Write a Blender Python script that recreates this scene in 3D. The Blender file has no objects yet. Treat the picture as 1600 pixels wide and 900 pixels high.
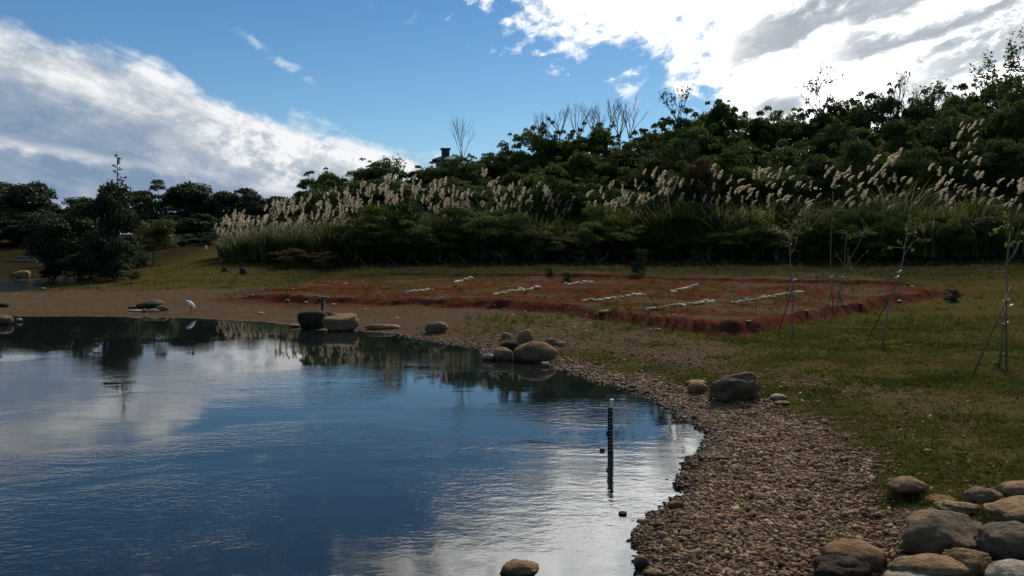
import bpy, bmesh, math, random
import numpy as np
from mathutils import Vector, Matrix, noise as mnoise

random.seed(7)
RS = np.random.RandomState(11)
scn = bpy.context.scene
col = scn.collection
R = math.radians

# ------------------------------------------------------------------ camera
F = 1230.0                       # focal length in pixels of the 1600 px wide photograph
CAM_H = 3.0
PITCH = math.atan(58.0 / F)
cam_d = bpy.data.cameras.new("camera")
cam_d.sensor_width = 36.0
cam_d.lens = 36.0 * F / 1600.0
cam_d.clip_start = 0.1
cam_d.clip_end = 3000.0
cam = bpy.data.objects.new("camera", cam_d)
col.objects.link(cam)
cam.location = (0, 0, CAM_H)
cam.rotation_euler = (R(90) - PITCH, 0, 0)
scn.camera = cam

# ------------------------------------------------------------------ light, sky, exposure
SUN_AZ, SUN_EL = R(24), R(42)    # azimuth measured clockwise from +Y (straight ahead)
scn.view_settings.view_transform = 'Standard'
scn.view_settings.look = 'None'
scn.view_settings.exposure = 0.2
scn.view_settings.gamma = 1.0
sun_d = bpy.data.lights.new("sun", 'SUN')
sun_d.energy = 3.6
sun_d.angle = R(6)
sun_d.color = (1.0, 0.88, 0.70)
sun = bpy.data.objects.new("sun", sun_d)
col.objects.link(sun)
sdir = Vector((math.sin(SUN_AZ) * math.cos(SUN_EL), math.cos(SUN_AZ) * math.cos(SUN_EL), math.sin(SUN_EL)))
sun.rotation_euler = (-sdir).to_track_quat('-Z', 'Y').to_euler()
sun.location = sdir * 100


class NT:
    """small helper to write node trees as expressions"""
    def __init__(self, tree):
        self.t = tree
        self.n = tree.nodes
        self.l = tree.links

    def put(self, sock, v):
        if hasattr(v, 'is_output'):
            self.l.new(v, sock)
        elif v is not None:
            try:
                sock.default_value = v
            except Exception:
                sock.default_value = (v[0], v[1], v[2], 1.0)

    def m(self, op, a, b=None, c=None, clamp=False):
        n = self.n.new('ShaderNodeMath')
        n.operation = op
        n.use_clamp = clamp
        for i, v in enumerate((a, b, c)):
            if v is not None:
                self.put(n.inputs[i], v)
        return n.outputs[0]

    def add(self, a, b): return self.m('ADD', a, b)
    def sub(self, a, b): return self.m('SUBTRACT', a, b)
    def mul(self, a, b): return self.m('MULTIPLY', a, b)

    def ss(self, v, a, b):
        n = self.n.new('ShaderNodeMapRange')
        n.interpolation_type = 'SMOOTHSTEP'
        self.put(n.inputs[0], v)
        n.inputs[1].default_value = a
        n.inputs[2].default_value = b
        return n.outputs[0]

    def lin(self, v, a, b, c=0.0, d=1.0):
        n = self.n.new('ShaderNodeMapRange')
        self.put(n.inputs[0], v)
        for i, q in enumerate((a, b, c, d)):
            n.inputs[i + 1].default_value = q
        return n.outputs[0]

    def mix(self, f, a, b):
        n = self.n.new('ShaderNodeMix')
        n.data_type = 'RGBA'
        self.put(n.inputs[0], f)
        self.put(n.inputs[6], a)
        self.put(n.inputs[7], b)
        return n.outputs[2]

    def xyz(self, x, y, z=0.0):
        n = self.n.new('ShaderNodeCombineXYZ')
        for i, v in enumerate((x, y, z)):
            self.put(n.inputs[i], v)
        return n.outputs[0]

    def noise(self, vec, scale, detail=4.0, rough=0.55, dist=0.0):
        n = self.n.new('ShaderNodeTexNoise')
        if vec is not None:
            self.l.new(vec, n.inputs['Vector'])
        n.inputs['Scale'].default_value = scale
        n.inputs['Detail'].default_value = detail
        n.inputs['Roughness'].default_value = rough
        n.inputs['Distortion'].default_value = dist
        return n.outputs[0]

    def voro(self, vec, scale, feature='F1', out=0):
        n = self.n.new('ShaderNodeTexVoronoi')
        n.feature = feature
        if vec is not None:
            self.l.new(vec, n.inputs['Vector'])
        n.inputs['Scale'].default_value = scale
        return n.outputs[out]

    def ramp(self, f, stops):
        n = self.n.new('ShaderNodeValToRGB')
        e = n.color_ramp.elements
        while len(e) < len(stops):
            e.new(0.5)
        for q, (p, c) in zip(e, stops):
            q.position = p
            q.color = (c[0], c[1], c[2], 1.0)
        self.put(n.inputs[0], f)
        return n.outputs[0]

    def attr(self, name):
        n = self.n.new('ShaderNodeAttribute')
        n.attribute_name = name
        return n.outputs['Fac']

    def mapping(self, vec, scale=(1, 1, 1), rot=(0, 0, 0), loc=(0, 0, 0)):
        n = self.n.new('ShaderNodeMapping')
        self.l.new(vec, n.inputs[0])
        n.inputs['Location'].default_value = loc
        n.inputs['Rotation'].default_value = rot
        n.inputs['Scale'].default_value = scale
        return n.outputs[0]


def px_ang(px, py):
    """direction of a photograph pixel as azimuth, elevation in degrees"""
    v = cam.rotation_euler.to_matrix() @ Vector(((px - 800) / F, -(py - 450) / F, -1.0))
    return math.degrees(math.atan2(v.x, v.y)), math.degrees(math.atan2(v.z, math.hypot(v.x, v.y)))


def build_sky():
    w = bpy.data.worlds.new("World")
    scn.world = w
    w.use_nodes = True
    t = NT(w.node_tree)
    w.node_tree.nodes.clear()
    out = w.node_tree.nodes.new('ShaderNodeOutputWorld')
    bg = w.node_tree.nodes.new('ShaderNodeBackground')
    w.node_tree.links.new(bg.outputs[0], out.inputs[0])
    STR = 0.10
    bg.inputs[1].default_value = STR
    sky = w.node_tree.nodes.new('ShaderNodeTexSky')
    sky.sky_type = 'NISHITA'
    sky.sun_disc = False
    sky.sun_elevation = SUN_EL
    sky.sun_rotation = SUN_AZ
    sky.altitude = 100
    sky.air_density = 1.0
    sky.dust_density = 0.3
    sky.ozone_density = 2.5
    tc = w.node_tree.nodes.new('ShaderNodeTexCoord')
    sep = w.node_tree.nodes.new('ShaderNodeSeparateXYZ')
    w.node_tree.links.new(tc.outputs['Generated'], sep.inputs[0])
    x, y, z = sep.outputs
    az = t.mul(t.m('ARCTAN2', x, y), 180 / math.pi)
    hyp = t.m('SQRT', t.add(t.mul(x, x), t.mul(y, y)))
    el = t.mul(t.m('ARCTAN2', z, hyp), 180 / math.pi)

    def curve(points, lo=-20.0, hi=60.0, azv=None):
        n = w.node_tree.nodes.new('ShaderNodeFloatCurve')
        c = n.mapping.curves[0]
        pts = sorted(((a + 60) / 120, (e - lo) / (hi - lo)) for a, e in points)
        while len(c.points) < len(pts):
            c.points.new(0.5, 0.5)
        for p, q in zip(c.points, pts):
            p.location = (min(1, max(0, q[0])), min(1, max(0, q[1])))
            p.handle_type = 'VECTOR'
        n.mapping.update()
        t.put(n.inputs['Value'], t.lin(azv if azv is not None else az, -60, 60))
        return t.lin(n.outputs[0], 0, 1, lo, hi)

    P = px_ang
    edge_l = curve([(-60, 3), (-50, 12), (-42, 17), P(0, 22), P(80, 45), P(160, 62), P(240, 92), P(330, 150), P(450, 182), P(560, 215),
                    P(640, 232), P(700, 252), P(760, 300), P(860, 420), (20, -15), (60, -15)])
    # streak coordinates: along / across the cloud bands
    a1 = R(-19)
    sL = t.add(t.mul(az, math.cos(a1)), t.mul(el, math.sin(a1)))
    tL = t.sub(t.mul(el, math.cos(a1)), t.mul(az, math.sin(a1)))
    a2 = R(17)
    sR = t.add(t.mul(az, math.cos(a2)), t.mul(el, math.sin(a2)))
    tR = t.sub(t.mul(el, math.cos(a2)), t.mul(az, math.sin(a2)))
    vL = t.xyz(t.mul(sL, 0.30), tL, 3.0)
    vR = t.xyz(t.mul(sR, 0.33), tR, 9.0)
    vF = t.xyz(t.mul(az, 0.75), el, 5.0)
    nL = t.noise(vL, 0.42, 7, 0.62, 0.3)
    nL2 = t.noise(vL, 0.16, 4, 0.5, 0.6)
    nF = t.noise(vF, 0.55, 8, 0.62, 0.2)
    nF2 = t.noise(vF, 0.20, 3, 0.5)
    nR = t.noise(vR, 0.34, 7, 0.58, 0.3)
    nR2 = t.noise(t.xyz(t.mul(sR, 0.25), tR, 21.0), 0.17, 5, 0.52, 0.4)

    azw = t.add(az, t.add(t.mul(t.sub(nF, 0.5), 6.0), t.mul(t.sub(nR, 0.5), 5.0)))
    edge_r = curve([(-60, 38), (-40, 34), P(200, -200), P(430, -130), P(560, -85), P(680, -55), P(740, -25), P(790, 15), P(850, 50), P(900, 72), P(960, 92),
                    P(1040, 108), P(1080, 122), P(1105, 165), P(1150, 240), (22, -15), (45, -15), (60, 30)], azv=azw)
    # left bank ------------------------------------------------------
    dL = t.sub(edge_l, el)                                    # degrees below the edge
    dLn = t.add(t.add(dL, t.mul(t.sub(nL, 0.5), 5.0)), t.mul(t.sub(nF, 0.5), 2.6))
    mL = t.ss(dLn, -0.3, 1.5)
    lit = t.sub(t.add(t.mul(t.ss(nL, 0.26, 0.74), 0.55), t.mul(t.ss(nF, 0.28, 0.74), 0.42)), t.mul(t.ss(dL, 1.5, 8.0), 0.62))
    lit = t.add(lit, 0.30)
    # a lower, thin bright streak and a bright puffy part
    a_, e_ = P(0, 222)
    b_, f_ = P(290, 272)
    k = (f_ - e_) / (b_ - a_)
    line = t.add(t.sub(el, t.add(t.mul(t.sub(az, a_), k), e_)), t.mul(t.sub(nF, 0.5), 1.3))
    streak = t.mul(t.sub(1.0, t.ss(t.m('ABSOLUTE', line), 0.05, 0.75)), t.sub(1.0, t.ss(az, b_ - 4, b_ + 3)))
    lit = t.add(lit, t.mul(streak, 0.55))
    ca, ce = P(480, 225)
    puff = t.m('SQRT', t.add(t.m('POWER', t.mul(t.sub(az, ca), 0.55), 2.0), t.m('POWER', t.sub(el, ce), 2.0)))
    lit = t.add(lit, t.mul(t.mul(t.sub(1.0, t.ss(puff, 0.5, 4.5)), t.ss(nF, 0.40, 0.62)), 0.55))
    cL = t.ramp(lit, [(0.0, (0.19, 0.27, 0.385)), (0.30, (0.27, 0.34, 0.44)), (0.62, (0.44, 0.49, 0.55)), (1.0, (0.80, 0.81, 0.83))])
    # right cloud ----------------------------------------------------
    dR = t.sub(el, edge_r)
    nW = t.noise(t.xyz(t.mul(sR, 0.5), tR, 77.0), 1.1, 6, 0.65, 0.5)
    dRn = t.add(t.add(dR, t.mul(t.sub(nR, 0.5), 8.0)), t.add(t.mul(t.sub(nF, 0.5), 7.0), t.mul(t.sub(nW, 0.5), 5.0)))
    mR = t.ss(dRn, -0.6, 2.6)
    mR = t.m('MAXIMUM', mR, t.mul(t.mul(t.ss(t.add(t.mul(nW, .5), t.mul(nF, .5)), 0.54, 0.66), t.ss(dR, -4.5, -0.5)), 0.8))
    rift = t.mul(t.ss(t.add(t.mul(nR, .5), t.mul(nW, .5)), 0.56, 0.66), t.sub(1.0, t.ss(el, 9.0, 14.0)))
    mR = t.mul(mR, t.sub(1.0, t.mul(rift, 0.75)))
    holes = t.ss(t.add(t.mul(nR2, 0.6), t.mul(nF2, 0.4)), 0.585, 0.64)
    behind = t.ss(t.m('ABSOLUTE', az), 42, 60)
    high = t.ss(el, 24, 34)
    cover = t.mul(t.m('MAXIMUM', behind, high), 0.92)
    mR = t.mul(mR, t.sub(1.0, t.mul(t.ss(nF2, 0.38, 0.50), cover)))
    gx0, gy0 = P(1180, 60)
    gn = t.add(t.mul(nR2, 0.62), t.mul(nR, 0.38))
    grey = t.mul(t.ss(gn, 0.50, 0.60), t.mul(t.ss(dR, 3.0, 9.0), t.ss(azw, 14.0, 20.0)))
    # the long shaded undersides of the cloud rolls
    for (q0, q1, hw, amp_) in [((1090, 92), (1420, -25), 1.7, 0.95), ((1235, 118), (1640, -12), 1.6, 0.95), ((1360, 128), (1680, 30), 1.0, 0.8), ((1180, 60), (1340, 0), 1.6, 0.7)]:
        (u0, w0), (u1, w1) = P(*q0), P(*q1)
        kk_ = (w1 - w0) / (u1 - u0)
        off = t.sub(el, t.add(t.mul(t.sub(az, u0), kk_), w0))
        off = t.add(off, t.add(t.mul(t.sub(nR, 0.5), 6.0), t.add(t.mul(t.sub(nR2, 0.5), 3.0), t.mul(t.sub(nW, 0.5), 3.5))))
        bnd = t.sub(1.0, t.ss(t.m('ABSOLUTE', off), hw * 0.1, hw * 1.25))
        bnd = t.mul(t.mul(bnd, t.ss(azw, u0 - 1.0, u0 + 6.0)), amp_)
        grey = t.m('MAXIMUM', grey, bnd)
    grey = t.mul(grey, t.ss(nF, 0.22, 0.42))
    cRw = t.mix(t.ss(nF, 0.3, 0.6), (0.70, 0.74, 0.78), (1.15, 1.15, 1.12))
    cRw = t.mix(t.m('MAXIMUM', high, behind), cRw, (0.62, 0.66, 0.70))
    dt = w.node_tree.nodes.new('ShaderNodeVectorMath')
    dt.operation = 'DOT_PRODUCT'
    w.node_tree.links.new(tc.outputs['Generated'], dt.inputs[0])
    dt.inputs[1].default_value = tuple(sdir)
    glow = t.add(1.0, t.mul(t.mul(t.ss(dt.outputs['Value'], math.cos(R(44)), math.cos(R(14))), 3.4), t.ss(dRn, 1.2, 6.0)))
    glow = t.m('POWER', glow, t.m('POWER', t.sub(1.0, grey), 2.5))
    gs = w.node_tree.nodes.new('ShaderNodeVectorMath')
    gs.operation = 'SCALE'
    w.node_tree.links.new(cRw, gs.inputs[0])
    w.node_tree.links.new(glow, gs.inputs['Scale'])
    cR = t.mix(grey, gs.outputs[0], t.mix(nR, (0.25, 0.295, 0.36), (0.44, 0.48, 0.53)))
    # small loose wisps in the blue gap ------------------------------
    wz = t.noise(t.xyz(t.mul(sL, 0.35), tL, 41.0), 0.5, 5, 0.6, 0.2)
    gate = t.noise(vF, 0.11, 2, 0.5)
    mW = t.mul(t.ss(wz, 0.66, 0.80), t.mul(t.ss(gate, 0.5, 0.62), 0.6))
    (u0, w0), (u1, w1) = P(370, 50), P(495, 132)
    kk_ = (w1 - w0) / (u1 - u0)
    off = t.add(t.sub(el, t.add(t.mul(t.sub(az, u0), kk_), w0)), t.mul(t.sub(nF, 0.5), 1.6))
    ww = t.mul(t.sub(1.0, t.ss(t.m('ABSOLUTE', off), 0.05, 0.55)), t.mul(t.ss(az, u0 - 1, u0 + 2), t.sub(1.0, t.ss(az, u1 - 2, u1 + .5))))
    mW = t.m('MAXIMUM', mW, t.mul(t.mul(ww, t.ss(nW, 0.42, 0.6)), 0.6))
    # colour of the clear sky: the physical sky, a little deeper
    gain = t.mix(t.ss(el, 3, 24), (0.56, 0.73, 0.78), (0.30, 0.55, 0.74))
    mixs = w.node_tree.nodes.new('ShaderNodeMix')
    mixs.data_type = 'RGBA'
    mixs.blend_type = 'MULTIPLY'
    mixs.inputs[0].default_value = 1.0
    w.node_tree.links.new(sky.outputs[0], mixs.inputs[6])
    w.node_tree.links.new(gain, mixs.inputs[7])
    base = mixs.outputs[2]

    def scaled(c):
        n = w.node_tree.nodes.new('ShaderNodeVectorMath')
        n.operation = 'SCALE'
        w.node_tree.links.new(c, n.inputs[0])
        n.inputs['Scale'].default_value = 1.0 / STR
        return n.outputs[0]
    c = t.mix(mW, base, scaled(t.mix(0.0, (0.62, 0.70, 0.78), (0.62, 0.70, 0.78))))
    c = t.mix(mL, c, scaled(cL))
    c = t.mix(mR, c, scaled(cR))
    w.node_tree.links.new(c, bg.inputs[0])
    try:
        w.cycles.sampling_method = 'MANUAL'
        w.cycles.sample_map_resolution = 1024
    except Exception:
        pass


build_sky()

# ------------------------------------------------------------------ object helpers

def np_mesh(name, V, Fc, smooth=False, attrs=None):
    V = np.asarray(V, dtype=np.float32)
    Fc = np.asarray(Fc, dtype=np.int32)
    me = bpy.data.meshes.new(name)
    me.vertices.add(len(V))
    me.vertices.foreach_set('co', V.ravel())
    k = Fc.shape[1]
    me.loops.add(Fc.size)
    me.loops.foreach_set('vertex_index', Fc.ravel())
    me.polygons.add(len(Fc))
    me.polygons.foreach_set('loop_start', np.arange(0, Fc.size, k, dtype=np.int32))
    me.update(calc_edges=True)
    me.polygons.foreach_set('use_smooth', np.full(len(Fc), smooth))
    for an, av in (attrs or {}).items():
        a = me.attributes.new(an, 'FLOAT', 'POINT')
        a.data.foreach_set('value', np.asarray(av, dtype=np.float32))
    me.update()
    return me


def ob(name, me, mat=None, parent=None, loc=None):
    if mat is not None and not me.materials:
        me.materials.append(mat)
    o = bpy.data.objects.new(name, me)
    col.objects.link(o)
    if parent is not None:
        o.parent = parent
    if loc is not None:
        o.location = loc
    return o


def tag(o, label=None, cat=None, group=None, kind=None):
    if label: o['label'] = label
    if cat: o['category'] = cat
    if group: o['group'] = group
    if kind: o['kind'] = kind
    return o


def empty(name, loc, rz=0.0, sc=(1, 1, 1)):
    o = bpy.data.objects.new(name, None)
    o.empty_display_size = 0.3
    col.objects.link(o)
    o.location = loc
    o.rotation_euler = (0, 0, rz)
    o.scale = sc
    return o


class MB:
    """collects pieces of one mesh"""
    def __init__(self):
        self.v = []
        self.f = []
        self.a = []

    def tube(self, pts, rad, seg=6, cap=True):
        pts = [Vector(p) for p in pts]
        n0 = len(self.v)
        up = Vector((0, 0, 1))
        prev = None
        for i, p in enumerate(pts):
            d = (pts[min(i + 1, len(pts) - 1)] - pts[max(i - 1, 0)])
            if d.length < 1e-9: d = Vector((0, 0, 1))
            d.normalize()
            if prev is None:
                a = d.cross(Vector((1, 0, 0)) if abs(d.x) < 0.8 else Vector((0, 1, 0)))
            else:
                a = prev - d * prev.dot(d)
            a.normalize()
            prev = a
            b = d.cross(a)
            r = rad[i] if isinstance(rad, (list, tuple)) else rad
            ra, rb = r if isinstance(r, tuple) else (r, r)
            for k in range(seg):
                th = 2 * math.pi * k / seg
                self.v.append(tuple(p + a * (ra * math.cos(th)) + b * (rb * math.sin(th))))
        for i in range(len(pts) - 1):
            for k in range(seg):
                k2 = (k + 1) % seg
                self.f.append((n0 + i * seg + k, n0 + i * seg + k2, n0 + (i + 1) * seg + k2, n0 + (i + 1) * seg + k))
        if cap:
            self.f.append(tuple(n0 + k for k in reversed(range(seg))))
            q = n0 + (len(pts) - 1) * seg
            self.f.append(tuple(q + k for k in range(seg)))
        return self

    def box(self, c, s, M=None):
        n0 = len(self.v)
        for dz in (-1, 1):
            for dy in (-1, 1):
                for dx in (-1, 1):
                    p = Vector((c[0] + dx * s[0] / 2, c[1] + dy * s[1] / 2, c[2] + dz * s[2] / 2))
                    if M is not None: p = M @ p
                    self.v.append(tuple(p))
        for q in ((0, 2, 3, 1), (4, 5, 7, 6), (0, 1, 5, 4), (2, 6, 7, 3), (0, 4, 6, 2), (1, 3, 7, 5)):
            self.f.append(tuple(n0 + i for i in q))
        return self

    def mesh(self, name, smooth=True):
        me = bpy.data.meshes.new(name)
        me.from_pydata(self.v, [], self.f)
        me.update()
        me.polygons.foreach_set('use_smooth', [smooth] * len(me.polygons))
        return me


def bevel(me, w, seg=2):
    bm = bmesh.new()
    bm.from_mesh(me)
    bmesh.ops.bevel(bm, geom=bm.edges[:] + bm.verts[:], offset=w, segments=seg, profile=0.7, affect='EDGES')
    bm.to_mesh(me)
    bm.free()
    return me


def mat(name, build, rough=0.9, spec=0.3):
    m = bpy.data.materials.new(name)
    m.use_nodes = True
    t = NT(m.node_tree)
    b = m.node_tree.nodes['Principled BSDF']
    b.inputs['Roughness'].default_value = rough
    b.inputs['Specular IOR Level'].default_value = spec
    tc = m.node_tree.nodes.new('ShaderNodeTexCoord')
    build(t, b, tc)
    return m


def bump(t, b, h, strength=0.5, dist=0.02):
    n = t.n.new('ShaderNodeBump')
    n.inputs['Strength'].default_value = strength
    n.inputs['Distance'].default_value = dist
    t.l.new(h, n.inputs['Height'])
    t.l.new(n.outputs[0], b.inputs['Normal'])


# ------------------------------------------------------------------ pixel geometry
CP, SP = math.cos(PITCH), math.sin(PITCH)


def ray(px, py):
    x, v = (px - 800) / F, (py - 450) / F
    return np.array([x, CP - v * SP, -SP - v * CP])


def PY(px, py, Y):
    r = ray(px, py)
    q = r * (Y / r[1])
    return np.array([q[0], q[1], q[2] + CAM_H])


def P0(px, py):
    r = ray(px, py)
    q = r * (CAM_H / -r[2])
    return (q[0], q[1])


def sstep(a, b, x):
    t = np.clip((x - a) / (b - a), 0, 1)
    return t * t * (3 - 2 * t)


def vnoise(X, Y, sc, seed=0):
    """value noise in numpy"""
    def h(i, j):
        n = (i * 374761393 + j * 668265263 + seed * 1274126177) & 0xffffffff
        n = ((n ^ (n >> 13)) * 1274126177) & 0xffffffff
        return ((n ^ (n >> 16)) & 0xffff) / 65535.0
    x = np.asarray(X, dtype=np.float64) * sc
    y = np.asarray(Y, dtype=np.float64) * sc
    i, j = np.floor(x).astype(np.int64), np.floor(y).astype(np.int64)
    fx, fy = x - i, y - j
    fx, fy = fx * fx * (3 - 2 * fx), fy * fy * (3 - 2 * fy)
    return (h(i, j) * (1 - fx) + h(i + 1, j) * fx) * (1 - fy) + (h(i, j + 1) * (1 - fx) + h(i + 1, j + 1) * fx) * fy


def fbm(X, Y, sc, seed=0, oct=3):
    s, a, tot = 0, 1.0, 0
    for k in range(oct):
        s = s + a * vnoise(X, Y, sc * 2 ** k, seed + k)
        tot += a
        a *= 0.5
    return s / tot


# ------------------------------------------------------------------ terrain
shore_px = [(-500, 493), (-200, 494), (0, 495), (120, 495), (200, 496), (300, 498), (400, 503), (455, 509), (480, 516), (560, 518), (600, 521),
            (640, 528), (690, 536), (745, 544), (760, 559), (850, 568), (880, 580), (930, 595), (985, 611), (1030, 629), (1070, 654),
            (1097, 680), (1088, 703), (1073, 722), (1068, 745), (1060, 775), (1040, 797), (1008, 804), (1003, 830), (990, 858), (998, 900)]
shore = [P0(*p) for p in shore_px] + [(1.05, 6.2), (0.3, 4.4), (-2.5, 1.8), (-12, -1.5), (-70, -4), (-70, 36)]
pond2 = [P0(*p) for p in [(-400, 438), (0, 439), (44, 440), (52, 452), (40, 457), (0, 459), (-400, 462)]]


def sdf_poly(X, Y, poly):
    """positive outside, negative inside"""
    X = np.asarray(X, dtype=np.float64); Y = np.asarray(Y, dtype=np.float64)
    d = np.full(X.shape, 1e9)
    ins = np.zeros(X.shape, bool)
    n = len(poly)
    for i in range(n):
        x0, y0 = poly[i]; x1, y1 = poly[(i + 1) % n]
        dx, dy = x1 - x0, y1 - y0
        t = np.clip(((X - x0) * dx + (Y - y0) * dy) / (dx * dx + dy * dy + 1e-12), 0, 1)
        d = np.minimum(d, np.hypot(X - x0 - t * dx, Y - y0 - t * dy))
        c = ((y0 > Y) != (y1 > Y)) & (X < (x1 - x0) * (Y - y0) / (y1 - y0 + 1e-12) + x0)
        ins ^= c
    return np.where(ins, -d, d)


def line_fn(pts):
    q = np.array([PY(*p) for p in pts])
    o = np.argsort(q[:, 0])
    return q[o, 0], q[o, 1]


def at_z(px, py, zz):
    """depth at which the ray of a pixel is at height zz"""
    r = ray(px, py)
    return (px, py, (CAM_H - zz) / (-r[2] / r[1]))


front = line_fn([at_z(*q) for q in [(330, 466, .30), (420, 470, .30), (500, 474, .30), (600, 477, .30), (700, 480, .30), (800, 484, .30), (880, 490, .30), (950, 499, .32),
                 (1000, 506, .32), (1060, 516, .34), (1120, 524, .36), (1160, 524, .36), (1200, 516, .36), (1290, 497, .38), (1400, 477, .42), (1480, 463, .52)]])
midl = line_fn([at_z(*q) for q in [(330, 451, .70), (420, 452, .72), (560, 453, .74), (700, 453, .76), (820, 451, .78), (900, 454, .76), (1000, 461, .74), (1150, 475, .70), (1250, 486, .66)]])
backl = line_fn([at_z(*q) for q in [(400, 447, .62), (500, 435, .88), (620, 431, .95), (800, 434, .95), (1100, 440, .93), (1300, 446, .90), (1450, 454, .74), (1500, 456, .70)]])
HF, HM, HB = 0.30, 0.15, 0.26


def steps(X, Y):
    wob = (fbm(X, Y, 0.6, 5) - 0.5) * 1.3 + (fbm(X, Y, 2.3, 6) - 0.5) * 0.35
    Yf = np.interp(X, *front) + wob
    Ym = np.interp(X, *midl) + wob * 0.8
    Yb = np.interp(X, *backl) + wob
    ef = sstep(-17.8, -13.0, X) * (1 - sstep(22.5, 24.8, X))
    em = sstep(-19, -13, X) * (1 - sstep(9.0, 11.5, X))
    eb = sstep(-15.6, -11, X) * (1 - sstep(22.0, 25.0, X))
    brk = 0.55 + 0.9 * fbm(X, Y, 0.35, 8)
    s = HF * brk * sstep(-0.1, 0.55, Y - Yf) * ef + HM * (1.6 - brk) * sstep(0, 0.35, Y - Ym) * em + HB * (1.7 - brk) * sstep(0, 0.5, Y - Yb) * eb
    s = s + 0.11 * np.exp(-((Y - Yf - 0.55) / 0.45) ** 2) * ef * sstep(-2, 4, X) * np.clip(2.6 * fbm(X, Y, 0.8, 9) - 0.85, 0, 1.4)
    near_cut = np.maximum(np.exp(-((Y - Yf - 0.2) / 0.9) ** 2) * ef, 0.8 * np.exp(-((Y - Yb) / 0.9) ** 2) * eb)
    s = s + near_cut * ((fbm(X, Y, 2.6, 12) - 0.5) * 0.20 + np.abs(fbm(X, Y, 4.5, 14) - 0.5) * 0.14)
    return s, Y - Yf, Y - Ym, Y - Yb, ef, em, eb


ctrl_px = [(1600, 880, 6.2), (1300, 865, 7.0), (1600, 760, 7.6), (1420, 780, 7.8), (1600, 690, 9.4), (1350, 680, 10.5), (1500, 600, 14.6), (1300, 560, 18.3), (1150, 635, 14.3), (1180, 560, 19.4),
           (1600, 540, 19.5), (1000, 560, 20.8), (1420, 520, 24.0), (1600, 480, 33)]
ctrl_px += [at_z(*q) for q in [(1480, 466, .50), (1180, 527, .36), (1060, 519, .33), (1000, 509, .31), (880, 493, .29), (700, 483, .29), (500, 477, .29), (330, 468, .29), (1290, 500, .37), (1400, 480, .40),
           (620, 433, .93), (800, 437, .93), (1000, 441, .92), (1300, 449, .88), (1000, 464, .72), (560, 456, .72), (1600, 450, 1.0), (1600, 430, 1.5), (1250, 428, 1.4), (900, 424, 1.45), (600, 421, 1.35)]]
ctrl_px += [(1000, 412, 75), (1400, 409, 68), (1650, 409, 60), (700, 411, 77), (500, 414, 76), (420, 412, 79), (300, 384, 106), (300, 432, 68), (200, 452, 55),
           (100, 467, 46), (-100, 470, 44), (110, 440, 67), (0, 425, 86), (0, 404, 108), (34, 412, 105), (-150, 400, 108), (60, 412, 105), (70, 390, 115), (30, 388, 115), (0, 386, 121),
           (300, 455, 51), (230, 480, 40.5), (420, 493, 37.5)]
C = np.array([PY(*p) for p in ctrl_px])
extra = np.array([(3, 90, 4.8), (25, 86, 5.2), (45, 74, 5.0), (-10, 92, 4.6), (-22, 100, 4.4), (5, 112, 8.4), (30, 108, 9.0), (58, 96, 9.0), (-12, 116, 7.2), (10, 140, 12.0), (50, 135, 13.0), (85, 110, 12.0), (-18, 145, 9.0),
                  (-45, 140, 5.2), (-80, 140, 5.0), (0, 200, 13), (120, 190, 13), (-120, 190, 6), (-120, 70, 2.0), (70, 20, 2.0), (30, 0, 1.8), (15, -2, 1.5), (2, -2, 1.4), (-15, -8, 1.4), (-80, -14, 1.5),
                  (10, 6, 1.05), (18, 15, 0.95), (32, 30, 1.0), (300, 300, 10), (-300, 300, 8), (300, -100, 4), (-300, -100, 4)], dtype=float)
C = np.vstack([C, extra])
CZ = C[:, 2] - steps(C[:, 0], C[:, 1])[0]


def rbf_fit(XY, z, lam=0.6):
    n = len(XY)
    d = np.hypot(XY[:, None, 0] - XY[None, :, 0], XY[:, None, 1] - XY[None, :, 1])
    A = np.zeros((n + 3, n + 3))
    A[:n, :n] = d - lam * np.eye(n)
    A[:n, n] = 1; A[:n, n + 1:] = XY
    A[n, :n] = 1; A[n + 1:, :n] = XY.T
    return np.linalg.solve(A, np.concatenate([z, [0, 0, 0]]))


RB = rbf_fit(C[:, :2], CZ)


def rbf(X, Y):
    X = np.asarray(X, float); Y = np.asarray(Y, float)
    s = RB[-3] + RB[-2] * X + RB[-1] * Y
    for i in range(len(C)):
        s = s + RB[i] * np.hypot(X - C[i, 0], Y - C[i, 1])
    return s


def terrain(X, Y, full=False):
    X = np.asarray(X, float); Y = np.asarray(Y, float)
    sh = sdf_poly(X, Y, shore)
    sh = sh + (fbm(X, Y, 2.6, 21) - 0.5) * 0.35 + (fbm(X, Y, 9.0, 25) - 0.5) * 0.12
    sd = np.minimum(sh, sdf_poly(X, Y, pond2))
    st, df, dm, db, ef, em, eb = steps(X, Y)
    zl = np.maximum(rbf(X, Y), 0.1) + (fbm(X, Y, 0.6, 31) - 0.5) * 0.10 + (fbm(X, Y, 2.7, 33) - 0.5) * 0.05
    ramp_ = 0.015 + 0.13 * np.maximum(sd, 0)
    k = 0.10
    zz = -k * np.log(np.exp(-np.maximum(zl, 0.03) / k) + np.exp(-ramp_ / k)) + 0.0
    zz = np.minimum(zz, ramp_)
    land = zz + st + (fbm(X, Y, 5.0, 35, 3) - 0.5) * 0.07 * sstep(0.1, 1.0, sd)
    z = np.where(sd > 0, land, np.maximum(0.22 * sd, -0.9))
    if full:
        return z, sd, df, dm, db, ef, em, eb
    return z


def zat(x, y):
    return float(terrain(np.array([x]), np.array([y]))[0])


YS = np.concatenate([np.arange(3.5, 30, 0.12), np.arange(30, 90, 0.2), np.arange(90, 170, 0.5)])


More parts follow.
